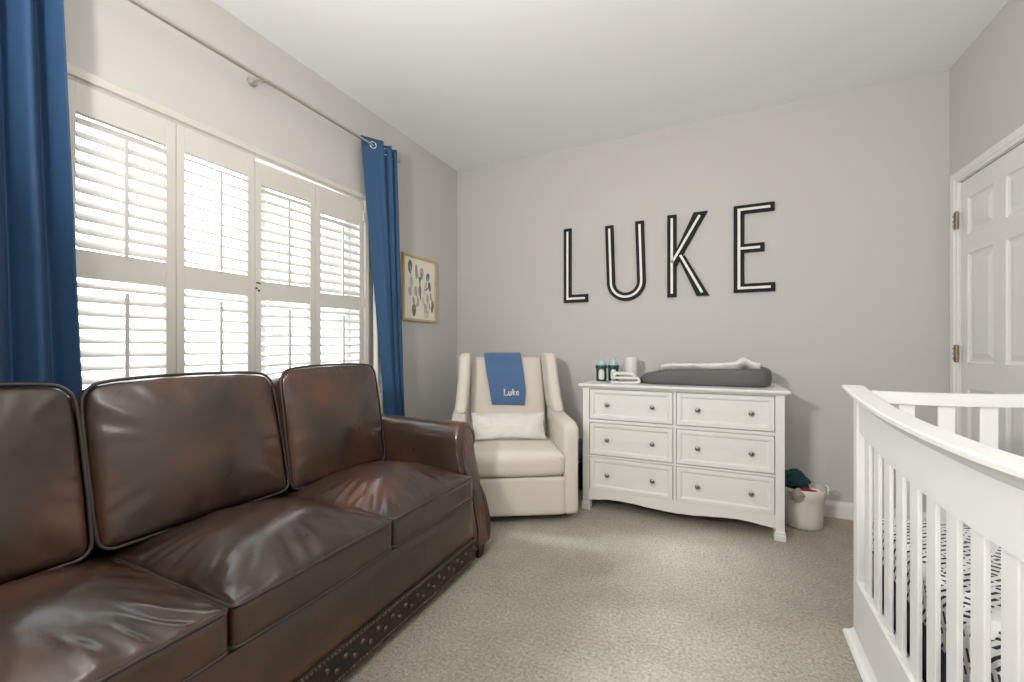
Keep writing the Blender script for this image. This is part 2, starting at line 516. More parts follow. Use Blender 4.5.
for y0, y1 in ((WY0 + 0.03, -1.905), (-1.815, WY1 - 0.03)):
    bm = B(); box(bm, -0.123, -0.119, y0, y1, WZ0 + 0.04, WZ1 - 0.035)
    obj('pane', bm, GLASS, win)
# door in the right wall
dr = tag(empty('door_1', (W, -0.51, 0)), 'white six panel door behind the crib in the right wall', 'door', kind='structure')
bm = B()
prof = [(0, 0.0), (0.010, 0.0), (0.012, 0.012), (0.018, 0.020), (0.020, 0.050), (0.016, 0.056), (0.012, 0.060), (0, 0.060)]
casing(bm, DY0, DY1, 0.0, DZ, prof, W, -1)
obj('door_casing', bm, TRIM, dr)
bm = B()
box(bm, W, W + 0.10, DY1 - 0.004, DY1 - 0.0005, 0, DZ - 0.0005); box(bm, W, W + 0.10, DY0 + 0.0005, DY0 + 0.004, 0, DZ - 0.0005)
box(bm, W, W + 0.10, DY0 + 0.004, DY1 - 0.004, DZ - 0.004, DZ - 0.0005)
obj('door_jamb', bm, TRIM, dr)
# leaf: front face at x = W+0.006, panels recessed with raised fields
LX = W + 0.006
ys = [DY0 + 0.008, -0.742, -0.508, -0.411, -0.177, DY1 - 0.008]
zs = [0.012, 0.20, 0.87, 1.012, 1.615, 1.718, 1.922, DZ - 0.008]
bm = B()
holes = [(1, 2, 1, 2), (3, 4, 1, 2), (1, 2, 3, 4), (3, 4, 3, 4), (1, 2, 5, 6), (3, 4, 5, 6)]
hs = {(h[0], h[2]) for h in holes}
for i in range(5):
    for k in range(7):
        if (i, k) in hs:
            y0, y1, z0, z1 = ys[i], ys[i + 1], zs[k], zs[k + 1]
            steps = [(0.0, 0.0), (0.006, 0.006), (0.016, 0.010), (0.024, 0.010), (0.050, 0.003)]
            prev = None
            for ins, dep in steps:
                ring = [bm.verts.new((LX + dep, y, z)) for y, z in ((y0 + ins, z0 + ins), (y1 - ins, z0 + ins), (y1 - ins, z1 - ins), (y0 + ins, z1 - ins))]
                if prev:
                    for q in range(4): bm.faces.new((prev[q], prev[(q + 1) % 4], ring[(q + 1) % 4], ring[q]))
                prev = ring
            bm.faces.new(prev)
        else:
            bm.faces.new([bm.verts.new((LX, y, z)) for y, z in ((ys[i], zs[k]), (ys[i + 1], zs[k]), (ys[i + 1], zs[k + 1]), (ys[i], zs[k + 1]))])
bmesh.ops.remove_doubles(bm, verts=bm.verts[:], dist=1e-5)
box(bm, LX + 0.011, LX + 0.036, ys[0], ys[-1], zs[0], zs[-1])
obj('door_leaf', bm, DOORW, dr)
for zc in (0.22, 1.061, 1.817):
    bm = B()
    box(bm, W - 0.0175, W - 0.006, DY1 - 0.010, DY1 + 0.036, zc - 0.048, zc + 0.048, 0.001)
    tube(bm, [(W - 0.014, DY1 - 0.006, zc - 0.050), (W - 0.014, DY1 - 0.006, zc + 0.050)], 0.0075, 10)
    for q in (-0.028, 0.0, 0.028):
        for yy in (0.010, 0.026):
            lathe(bm, [(0.0, 0.003), (0.004, 0.002), (0.0045, 0.0)], 8, Matrix.Translation((W - 0.0175, DY1 + yy, zc + q)) @ Matrix.Rotation(radians(-90), 4, 'Y'))
    obj('door_hinge', bm, BRASS, dr)
bm = B()
lathe(bm, [(0.0, 0.0), (0.03, 0.0), (0.03, 0.006), (0.011, 0.01), (0.010, 0.03), (0.024, 0.04), (0.028, 0.055), (0.02, 0.066), (0, 0.068)], 20,
      Matrix.Translation((LX, DY0 + 0.07, 0.95)) @ Matrix.Rotation(radians(-90), 4, 'Y'))
obj('door_knob', bm, BRASS, dr, smooth=True)

# added fill light modelled as a semi-flush ceiling lamp, out of the frame
LPX, LPY = 1.95, -2.75
lamp = thing('added_ceiling_lamp', 'added fill light shaped as a round nickel ceiling lamp, out of view', 'added fill light', (LPX, LPY, H))
LM = Matrix.Translation((LPX, LPY, H))
bm = B(); lathe(bm, [(0, 0), (0.08, 0), (0.08, -0.012), (0.06, -0.028), (0.012, -0.032), (0.012, -0.24), (0, -0.24)], 32, LM); obj('fill_lamp_base', bm, NICKEL, lamp, smooth=True, auto=40)
bm = B()
for k in range(3):
    a = 2 * pi * k / 3
    tube(bm, [LM @ Vector((0.01 * cos(a), 0.01 * sin(a), -0.235)), LM @ Vector((0.09 * cos(a), 0.09 * sin(a), -0.235)), LM @ Vector((0.10 * cos(a), 0.10 * sin(a), -0.25))], 0.007, 8)
obj('fill_lamp_arm', bm, NICKEL, lamp, smooth=True)
add_light('added_fill_light', 'POINT', (LPX, LPY, H - 0.50), (0, 0, 0), 14.0, (1.0, 0.94, 0.86), shadow_soft_size=0.3)
# unseen uplighter behind the camera, added to brighten the ceiling and crib
ULP = Vector((1.20, -3.70, 0))
ul = thing('added_uplighter', 'added fill light shaped as a black uplighter floor lamp behind the camera', 'added fill light', ULP)
UDIR = (Vector((2.15, -2.2, H)) - (ULP + Vector((0, 0, 1.70)))).normalized()
UM = Matrix.Translation(ULP + Vector((0, 0, 1.70))) @ UDIR.to_track_quat('Z', 'Y').to_matrix().to_4x4()
bm = B(); lathe(bm, [(0, 0), (0.14, 0), (0.14, 0.012), (0.02, 0.025), (0, 0.025)], 32, Matrix.Translation(ULP)); obj('fill_lamp_base', bm, BLACK_BASE, ul, smooth=True, auto=40)
bm = B(); tube(bm, [ULP + Vector((0, 0, 0.02)), ULP + Vector((0, 0, 1.66))], 0.012, 12); obj('fill_lamp_pole', bm, BLACK_BASE, ul, smooth=True, auto=40)
bm = B(); lathe(bm, [(0, -0.055), (0.06, -0.05), (0.17, -0.012), (0.21, 0.012), (0.207, 0.014), (0.167, -0.006), (0.06, -0.042), (0, -0.047)], 32, UM); obj('fill_lamp_shade', bm, BLACK_BASE, ul, smooth=True, auto=50)
add_light('added_uplight', 'AREA', UM @ Vector((0, 0, 0.0)), UDIR.to_track_quat('-Z', 'Y').to_euler(), 58.0, (1.0, 0.96, 0.905), shape='DISK', size=0.36)

# ------------------------------------------------------------------ shutters
def shutter(y0, y1, ztop, oy0, oy1, ozt, tilt, label, rot=0.0, mid=(1.356, 1.459), hinge='left', tiltl=None):
    z0 = 0.795
    o = thing('plantation_shutter', label, 'shutter', ((0.015), (y0 + y1) / 2, z0), 0.0, 'shutter panels in the window')
    R = Matrix.Identity(4)
    if rot:
        piv = Vector((0, WY1, 2.07))
        S_ = Matrix.Identity(4); S_[2][1] = math.tan(rot)        # the pair sags away from its hinge side, stiles stay upright
        R = Matrix.Translation(piv) @ S_ @ Matrix.Translation(-piv)
    xa, xb = 0.003, 0.030
    ozb = 0.895
    bm = B(); vs_ = []
    vs_ += box(bm, xa, xb, y0, oy0, z0, ztop, 0.002)
    vs_ += box(bm, xa, xb, oy1, y1, z0, ztop, 0.002)
    vs_ += box(bm, xa + 0.001, xb - 0.001, oy0, oy1, ozt, ztop, 0.0015)
    vs_ += box(bm, xa + 0.001, xb - 0.001, oy0, oy1, mid[0], mid[1], 0.0015)
    vs_ += box(bm, xa + 0.001, xb - 0.001, oy0, oy1, z0, ozb, 0.0015)
    xform(bm, bm.verts[:], R)
    obj('shutter_frame', bm, SHUT, o)
    for nm, a, b, tl in (('upper_louvers', mid[1], ozt, tilt), ('lower_louvers', ozb, mid[0], tiltl if tiltl is not None else tilt)):
        bm = B()
        n = max(1, round((b - a) / 0.0515))
        pit = (b - a) / n
        for i in range(n):
            zc = a + pit * (i + 0.5)
            tt = tl + random.uniform(-0.03, 0.03)
            poly = []
            for k in range(14):
                t = 2 * pi * k / 14
                px, pz = 0.031 * cos(t), 0.0048 * sin(t)
                poly.append((0.016 + px * cos(tt) + pz * sin(tt), zc - px * sin(tt) + pz * cos(tt)))
            prism(bm, poly, 'y', oy0 + 0.002, oy1 - 0.002)
        xform(bm, bm.verts[:], R)
        obj(nm, bm, SHUT, o, auto=40, smooth=True)
        bm = B()
        yc = (oy0 + oy1) / 2
        xr = 0.016 + 0.031 * cos(tl) + 0.006
        box(bm, xr - 0.005, xr + 0.005, yc - 0.006, yc + 0.006, a + 0.012 - 0.03 * sin(tl), b - 0.035 - 0.02 * sin(tl), 0.002)
        xform(bm, bm.verts[:], R)
        obj('tilt_rod', bm, SHUT, o)
    hy = y0 if hinge == 'left' else y1
    if hinge:
        for zc in (0.98, 1.40, 1.972):
            bm = B()
            box(bm, 0.030, 0.034, hy - 0.012, hy + 0.012, zc - 0.03, zc + 0.03, 0.001)
            tube(bm, [(0.036, hy, zc - 0.031), (0.036, hy, zc + 0.031)], 0.004, 8)
            obj('hinge', bm, SHUT, o)
    return o

TOPZ = 2.073
shutter(WY0 + 0.002, -2.309, TOPZ, -2.629, -2.345, 1.964, 0.74, 'white louvered shutter panel half tucked beside the left blue curtain', hinge='left', tiltl=0.50)
s2 = shutter(-2.307, -1.957, TOPZ, -2.274, -1.993, 1.964, 0.46, 'white louvered shutter panel second from left, its top flush with the casing', hinge=None, tiltl=0.40)
s3 = shutter(-1.954, -1.590, 2.071, -1.924, -1.626, 1.958, 0.62, 'white louvered shutter panel with dark latch screws, bright gap along its top', rot=radians(1.5), mid=(1.36, 1.458), hinge=None, tiltl=0.38)
shutter(-1.588, WY1 - 0.002, 2.071, -1.552, -1.246, 1.913, 0.72, 'white louvered shutter panel hinged beside the far blue curtain', rot=radians(1.5), mid=(1.346, 1.432), hinge='right', tiltl=0.36)
bm = B()
tube(bm, [(0.033, -1.952, 1.425), (0.036, -1.945, 1.431), (0.035, -1.932, 1.424)], 0.003, 6)
for yy, zz in ((-1.949, 1.40), (-1.936, 1.389)):
    lathe(bm, [(0, 0.004), (0.005, 0.003), (0.006, 0)], 10, Matrix.Translation((0.030, yy, zz)) @ Matrix.Rotation(radians(90), 4, 'Y'))
tag(obj('latch', bm, BLACK_BASE, s3), 'dark metal latch and screws')

# ------------------------------------------------------------------ curtain rod and curtains
ROD_X, ROD_Z = 0.092, 2.452
rod = thing('curtain_rod', 'thin brushed nickel curtain rod mounted above the window', 'curtain rod', (0.0, -2.1, ROD_Z))
bm = B(); tube(bm, [(ROD_X, -3.25, ROD_Z), (ROD_X, -0.955, ROD_Z)], 0.0085, 12); obj('rod', bm, NICKEL, rod, smooth=True, auto=40)
for y in (-3.18, -1.955, -0.965):
    bm = B()
    lathe(bm, [(0, 0), (0.024, 0), (0.024, 0.006), (0.02, 0.012), (0.009, 0.014), (0, 0.014)], 20, Matrix.Translation((0.0, y, ROD_Z + 0.012)) @ Matrix.Rotation(radians(90), 4, 'Y'))
    tube(bm, [(0.01, y, ROD_Z + 0.012), (0.06, y, ROD_Z + 0.006), (0.078, y, ROD_Z - 0.010), (0.092, y, ROD_Z - 0.0155), (0.106, y, ROD_Z - 0.008)], 0.0055, 8)
    obj('bracket', bm, NICKEL, rod, smooth=True, auto=40)
for y in (-3.25, -0.955):
    bm = B(); lathe(bm, [(0, -0.02), (0.012, -0.02), (0.014, 0.0), (0.016, 0.02), (0.012, 0.035), (0, 0.04)], 16, Matrix.Translation((ROD_X, y, ROD_Z)) @ Matrix.Rotation(radians(90 if y < -2 else -90), 4, 'X'))
    obj('finial', bm, NICKEL, rod, smooth=True)

def resample(pts, n):
    pts = [Vector(p) for p in pts]
    # Catmull-Rom then uniform arc length
    dense = []
    for i in range(len(pts) - 1):
        p0 = pts[max(0, i - 1)]; p1 = pts[i]; p2 = pts[i + 1]; p3 = pts[min(len(pts) - 1, i + 2)]
        for k in range(12):
            t = k / 12
            dense.append(0.5 * ((2 * p1) + (-p0 + p2) * t + (2 * p0 - 5 * p1 + 4 * p2 - p3) * t * t + (-p0 + 3 * p1 - 3 * p2 + p3) * t ** 3))
    dense.append(pts[-1])
    L = [0]
    for a, b in zip(dense[:-1], dense[1:]): L.append(L[-1] + (b - a).length)
    out = []; j = 0
    for k in range(n):
        s = L[-1] * k / (n - 1)
        while j < len(L) - 2 and L[j + 1] < s: j += 1
        d = L[j + 1] - L[j]
        out.append(dense[j].lerp(dense[j + 1], (s - L[j]) / d if d > 0 else 0))
    return out

def curtain_mesh(top, bot, zt, zb, nu=120, nv=50, off=0.0, ease=1.0, thick=0.003, wob=0.006):
    A = resample([(x, y, 0) for x, y in top], nu); C_ = resample([(x, y, 0) for x, y in bot], nu)
    def pt(i, j, side):
        t = j / (nv - 1)
        s = t ** ease
        p = A[i].lerp(C_[i], s)
        p = p + Vector((wob * noise.noise(Vector((i * 0.05, t * 2.2, 3.1))), wob * noise.noise(Vector((i * 0.05 + 9, t * 2.2, 7.7))), 0)) * min(1, t * 3)
        q = (A[min(nu - 1, i + 1)].lerp(C_[min(nu - 1, i + 1)], s) - A[max(0, i - 1)].lerp(C_[max(0, i - 1)], s))
        nrm = Vector((q.y, -q.x, 0)).normalized()
        return Vector((p.x, p.y, zt + (zb - zt) * t)) + nrm * (side + off)
    bm = B()
    f = grid(bm, nu, nv, lambda i, j: pt(i, j, 0))
    b = grid(bm, nu, nv, lambda i, j: pt(i, j, thick))
    for i in range(nu - 1):
        bm.faces.new((f[i][0], b[i][0], b[i + 1][0], f[i + 1][0])); bm.faces.new((f[i][-1], f[i + 1][-1], b[i + 1][-1], b[i][-1]))
    for j in range(nv - 1):
        bm.faces.new((f[0][j], f[0][j + 1], b[0][j + 1], b[0][j])); bm.faces.new((f[-1][j], b[-1][j], b[-1][j + 1], f[-1][j + 1]))
    return bm

def ring(c, n, R=0.021, r=0.005):
    bm = B()
    n = Vector(n).normalized(); a = n.orthogonal().normalized(); b = n.cross(a)
    tube(bm, [Vector(c) + (a * cos(2 * pi * k / 24) + b * sin(2 * pi * k / 24)) * R for k in range(24)], r, 8, closed=True)
    return bm

cur = thing('curtain', 'blue grommet curtain bunched at the far end of the rod, beside the framed print', 'curtain', (0.09, -1.08, 0.02), 0, 'blue curtains on the rod')
top = [(0.055, -1.262), (0.075, -1.225), (0.11, -1.165), (0.132, -1.135), (0.10, -1.118), (0.06, -1.105), (0.10, -1.078), (0.132, -1.055), (0.10, -1.04), (0.065, -1.03), (0.10, -1.012), (0.128, -0.995), (0.10, -0.985), (0.07, -0.975)]
bot = [(0.085, -1.045), (0.10, -1.035), (0.13, -1.015), (0.145, -1.00), (0.12, -0.985), (0.09, -0.97), (0.12, -0.955), (0.15, -0.94), (0.12, -0.93), (0.09, -0.92), (0.115, -0.908), (0.145, -0.898), (0.115, -0.888), (0.07, -0.878)]
bot = [(x + 0.004, -1.000 + (y + 1.045) / 0.167 * 0.128) for x, y in bot]
obj('drape', curtain_mesh(top, bot, 2.495, 0.02, ease=1.0), BLUE, cur, smooth=True)
ltop = [(0.050, -1.145), (0.058, -1.12), (0.030, -1.09), (0.045, -1.06), (0.03, -1.04)]
lbot = [(0.055, -1.140), (0.066, -1.11), (0.030, -1.075), (0.047, -1.04), (0.03, -1.01)]
tag(obj('lining', curtain_mesh(ltop, lbot, 2.40, 0.03, nu=50, wob=0.004), LINING, cur, smooth=True), 'white curtain lining')
obj('grommet', ring((0.094, -1.19, ROD_Z), (0.89, -0.45, 0)), CHROME, cur, smooth=True)
obj('grommet', ring((0.098, -1.078, ROD_Z), (0.8, -0.6, 0)), CHROME, cur, smooth=True)
obj('grommet', ring((0.098, -1.012, ROD_Z), (0.8, -0.6, 0)), CHROME, cur, smooth=True)

cur2 = thing('curtain', 'blue grommet curtain hanging at the near end of the rod, left edge of the photo', 'curtain', (0.09, -2.95, 0.02), 0, 'blue curtains on the rod')
top, bot = [], []
ny = 7
for k in range(ny * 4 - 1):
    ph = k / 4.0
    amp = 0.045
    y = -3.24 + (0.535) * k / (ny * 4 - 2)
    top.append((0.094 - amp * cos(2 * pi * ph), y))
    y2 = -3.30 + 0.685 * k / (ny * 4 - 2)
    bot.append((0.10 - amp * 0.8 * cos(2 * pi * ph) , y2))
obj('drape', curtain_mesh(top, bot, 2.495, 0.02, nu=220, ease=1.0, wob=0.006), BLUE, cur2, smooth=True)
l1 = [(x * 0.38 + 0.004, y + 0.006) for x, y in top][2:]; l2 = [(x * 0.38 + 0.004, y + 0.006) for x, y in bot][2:]
tag(obj('lining', curtain_mesh(l1, l2, 2.46, 0.03, nu=180, ease=1.0, wob=0.002), LINING, cur2, smooth=True), 'white curtain lining')
for k in range(ny):
    obj('grommet', ring((ROD_X, -3.24 + 0.576 * (k + 0.25) / ny, ROD_Z), (0.5, 0.85, 0)), CHROME, cur2, smooth=True)
    if k < ny - 1: obj('grommet', ring((ROD_X, -3.24 + 0.576 * (k + 0.75) / ny, ROD_Z), (-0.5, 0.85, 0)), CHROME, cur2, smooth=True)

# ------------------------------------------------------------------ framed print on the left wall
FY0, FY1, FZ0, FZ1 = -0.795, -0.361, 1.305, 1.826
pic = thing('framed_print', 'light wood frame with cactus watercolor print beside the far curtain', 'picture', (0.0, -0.578, FZ0))
bm = B()
fw = 0.018
prof = [(0.001, 0), (0.024, 0), (0.024, fw), (0.014, fw), (0.001, fw)]
rings = []
for y, z, sy, sz in ((FY0, FZ0, 1, 1), (FY0, FZ1, 1, -1), (FY1, FZ1, -1, -1), (FY1, FZ0, -1, 1)):
    rings.append([bm.verts.new((p, y + sy * q, z + sz * q)) for p, q in prof])
for a in range(4):
    A, C_ = rings[a], rings[(a + 1) % 4]
    for k in range(len(prof)): bm.faces.new((A[k], A[(k + 1) % len(prof)], C_[(k + 1) % len(prof)], C_[k]))
obj('picture_frame', bm, WOODFR, pic)
bm = B(); box(bm, 0.002, 0.010, FY0 + fw, FY1 - fw, FZ0 + fw, FZ1 - fw)
sheet_o = obj('print_paper', bm, PAPER, pic)
greens = [mat('ink_olive', lin(158, 160, 142), 0.9), mat('ink_grey', lin(182, 182, 170), 0.9), mat('ink_dark', lin(118, 122, 112), 0.9), mat('ink_pale', lin(210, 210, 196), 0.9), mat('ink_pink', lin(202, 190, 178), 0.9)]
bm = B()
layer = [0]
def blob(bm, cy_, cz_, ry, rz, ang, mi):
    layer[0] += 1
    x = 0.0102 + layer[0] * 0.00006
    vs_ = []
    for k in range(18):
        t = 2 * pi * k / 18
        a, b = ry * cos(t), rz * sin(t) * (1 - 0.12 * sin(t))
        vs_.append(bm.verts.new((x, cy_ + a * cos(ang) - b * sin(ang), cz_ + a * sin(ang) + b * cos(ang))))
    f = bm.faces.new(vs_); f.material_index = mi
def fr(u, v): return FY0 + (FY1 - FY0) * u, FZ1 - (FZ1 - FZ0) * v
plants = [(.22, .17, .055, .09, 0, 2), (.40, .22, .035, .10, .05, 0), (.56, .24, .055, .085, 0, 1), (.50, .36, .02, .06, 0, 2), (.75, .28, .05, .06, -.3, 2), (.80, .42, .04, .07, .2, 2),
          (.68, .42, .035, .055, -.2, 3), (.64, .52, .03, .05, 0, 3), (.26, .40, .055, .07, 0, 3), (.22, .55, .05, .06, .1, 1), (.38, .53, .045, .065, 0, 1), (.50, .52, .045, .075, 0, 0), (.52, .62, .02, .04, 0, 2),
          (.32, .68, .03, .055, .2, 1), (.45, .70, .03, .06, -.2, 1), (.33, .82, .055, .085, 0, 2), (.60, .66, .035, .06, .2, 3), (.74, .62, .04, .07, 0, 1), (.66, .76, .03, .05, 0, 1), (.84, .58, .03, .06, 0, 1), (.90, .70, .035, .06, .2, 2), (.88, .78, .03, .05, 0, 2), (.80, .74, .025, .05, 0, 1)]
for u, v, a, b, g, mi in plants:
    y, z = fr(u, v); blob(bm, y, z, a * 0.46, b * 0.60, g, mi)
for u0, v0, u1, v1, mi in ((.22, .17, .26, .40, 1), (.26, .40, .22, .55, 1), (.40, .22, .50, .40, 0), (.56, .24, .50, .40, 2), (.50, .36, .52, .62, 2), (.38, .53, .45, .70, 0), (.75, .28, .66, .52, 1), (.80, .42, .68, .50, 2), (.32, .68, .33, .82, 0), (.60, .66, .66, .80, 1), (.74, .62, .70, .85, 1), (.84, .58, .90, .70, 0), (.90, .70, .88, .80, 2), (.45, .70, .36, .80, 0)):
    layer[0] += 1
    x = 0.0102 + layer[0] * 0.00006
    a, b = Vector(fr(u0, v0)), Vector(fr(u1, v1)); d = (b - a).normalized(); n_ = Vector((-d.y, d.x)) * 0.0055
    f = bm.faces.new([bm.verts.new((x, q.x, q.y)) for q in (a - n_, b - n_, b + n_, a + n_)]); f.material_index = mi
y, z = fr(.70, .88)
for zz, mi in ((0.02, 4), (0.0, 3)):
    layer[0] += 1
    x = 0.0102 + layer[0] * 0.00006
    f = bm.faces.new([bm.verts.new((x, y + a, z + zz + b)) for a, b in ((-.035, -.03), (.035, -.03), (.03, .012), (-.03, .012))]); f.material_index = mi
obj('print_plants', bm, greens, sheet_o)

# ------------------------------------------------------------------ wall letters
def letter(name, label, outer_loops, inlay_loops, rz=0.0, piv=(0, 0)):
    """flat 18 mm thick letter standing off the wall; lists of (x,z) convex-ish polygons"""
    zs_ = [p[1] for l in outer_loops for p in l]; xs_ = [p[0] for l in outer_loops for p in l]
    o = thing(name, label, 'wall letter', ((min(xs_) + max(xs_)) / 2, 0, min(zs_)), 0, 'letters on the far wall')
    R = Matrix.Translation((piv[0], 0, piv[1])) @ Matrix.Rotation(rz, 4, 'Y') @ Matrix.Translation((-piv[0], 0, -piv[1]))
    bm = B()
    for l in outer_loops: prism(bm, l, 'y', -0.020, -0.001)
    xform(bm, bm.verts[:], R); obj('letter_body', bm, BLACKM, o)
    bm = B()
    for l in inlay_loops: prism(bm, l, 'y', -0.0212, -0.0195)
    xform(bm, bm.verts[:], R); tag(obj('inlay', bm, INLAY, o), 'white inlaid line')
    return o

def stroke(pts, w, e0=0.0, e1=0.0):
    """mitred strip polygons along a polyline of (x,z); returns quads"""
    P_ = [Vector(p) for p in pts]
    n = len(P_)
    d0 = (P_[1] - P_[0]).normalized(); d1 = (P_[-1] - P_[-2]).normalized()
    P_[0] = P_[0] - d0 * e0; P_[-1] = P_[-1] + d1 * e1
    Ls, Rs = [], []
    for i in range(n):
        if i == 0: d = (P_[1] - P_[0]).normalized(); m_ = Vector((-d.y, d.x)); k = 1
        elif i == n - 1: d = (P_[-1] - P_[-2]).normalized(); m_ = Vector((-d.y, d.x)); k = 1
        else:
            a = (P_[i] - P_[i - 1]).normalized(); b = (P_[i + 1] - P_[i]).normalized()
            na = Vector((-a.y, a.x)); nb = Vector((-b.y, b.x)); m_ = (na + nb).normalized(); k = 1 / max(0.3, m_.dot(na))
        Ls.append(P_[i] + m_ * w / 2 * k); Rs.append(P_[i] - m_ * w / 2 * k)
    return [[tuple(Ls[i]), tuple(Rs[i]), tuple(Rs[i + 1]), tuple(Ls[i + 1])] for i in range(n - 1)]

SW, IW = 0.064, 0.017
h = SW / 2
# L
pl = [(1.046 + h, 2.072), (1.046 + h, 1.463 + h), (1.250, 1.463 + h)]
letter('letter_l', 'black letter L with white inlaid line, leftmost on the far wall', stroke(pl, SW), stroke([(1.046 + h, 2.047), (1.046 + h, 1.463 + h), (1.225, 1.463 + h)], IW))
# U
ux0, ux1, uz1, uzb = 1.405 + h, 1.700 - h, 2.06, 1.457
r_ = (ux1 - ux0) / 2; cx_ = (ux0 + ux1) / 2; cz_ = uzb + h + r_
def upath(e):
    return [(ux0, uz1 - e)] + [(cx_ - r_ * cos(pi * k / 22), cz_ - r_ * sin(pi * k / 22)) for k in range(23)] + [(ux1, uz1 - e)]
letter('letter_u', 'black letter U with white inlaid line, second of the four wall letters', stroke(upath(0), SW), stroke(upath(0.025), IW), rz=radians(-1.8), piv=(cx_, 1.5))
# K
kx = 1.851
ka = [(kx + SW - 0.002, 1.70), (kx + SW - 0.002, 1.79), (2.030, 2.076), (2.121, 2.076)]
jx, jz = 1.946, 1.745
def K_outer():
    out = [[(kx, 1.469), (kx + SW, 1.469), (kx + SW, 2.078), (kx, 2.078)]]
    out.append([(kx + SW - 0.002, 1.690), (kx + SW - 0.002, 1.815), (2.032, 2.077), (2.124, 2.077)])
    out.append([(kx + SW + 0.020, 1.735), (jx - 0.006, 1.755), (jx + 0.026, 1.772), (2.135, 1.469), (2.052, 1.469)])
    return out
K_in = stroke([(kx + h, 1.494), (kx + h, 2.053)], IW) + stroke([(kx + h, 1.722), (2.072, 2.052)], IW) + stroke([(1.936, 1.785), (2.088, 1.492)], IW, -0.012)
letter('letter_k', 'black letter K with white inlaid line, third of the four wall letters', K_outer(), K_in)
# E
ex = 2.290
eo = [[(ex, 1.478), (ex + SW, 1.478), (ex + SW, 2.084), (ex, 2.084)],
      [(ex + SW, 2.024), (2.535, 2.024), (2.535, 2.084), (ex + SW, 2.084)],
      [(ex + SW, 1.754), (2.476, 1.754), (2.476, 1.814), (ex + SW, 1.814)],
      [(ex + SW, 1.478), (2.538, 1.478), (2.538, 1.538), (ex + SW, 1.538)]]
ei = stroke([(2.510, 2.054), (ex + h, 2.054), (ex + h, 1.508), (2.512, 1.508)], IW) + stroke([(ex + h + IW / 2, 1.784), (2.450, 1.784)], IW)
letter('letter_e', 'black letter E with white inlaid line, rightmost on the far wall', eo, ei)
# ------------------------------------------------------------------ leather sofa
SY = [-1.520, -2.110, -2.700, -3.290]            # seat joints along the wall
sofa = thing('sofa', 'brown leather sofa with rolled arms and nailhead trim under the window', 'sofa', (0.6, -2.405, 0))

def nz(p, s=1.0, seed=0.0): return noise.noise(Vector((p[0] * s + seed, p[1] * s - seed * 0.7, p[2] * s + seed * 1.3)))

bm = B()
vs_ = puff(bm, 8, 60, 8, 0.440, 0.905, 0.150, 0.02)
xform(bm, vs_, Matrix.Translation((0.620, -2.405, 0.187)))
obj('sofa_base', bm, LEATHER, sofa, smooth=True, auto=60)
# nailhead band along the bottom of the front
bm = B()
box(bm, 1.055, 1.072, SY[3], SY[0] + 0.01, 0.032, 0.142, 0.004)
obj('trim_band', bm, BANDL, sofa)
bm = B()
def stud(bm, p, r, hgt, M):
    lathe(bm, [(r, 0), (r * 0.86, hgt * 0.5), (r * 0.5, hgt * 0.87), (0, hgt)], 7, Matrix.Translation(p) @ M)
MX = Matrix.Rotation(radians(90), 4, 'Y')
y = SY[3] + 0.02
while y < SY[0]:
    for z in (0.042, 0.132): stud(bm, (1.0715, y, z), 0.0062, 0.0045, MX)
    y += 0.0150
y = SY[3] + 0.02
k = 0
while y < SY[0]:
    stud(bm, (1.0715, y, 0.087 + (0.012 if k % 2 else -0.012)), 0.0105, 0.007, MX)
    y += 0.037; k += 1
tag(obj('nailheads', bm, NAIL, sofa, smooth=True), kind='stuff')

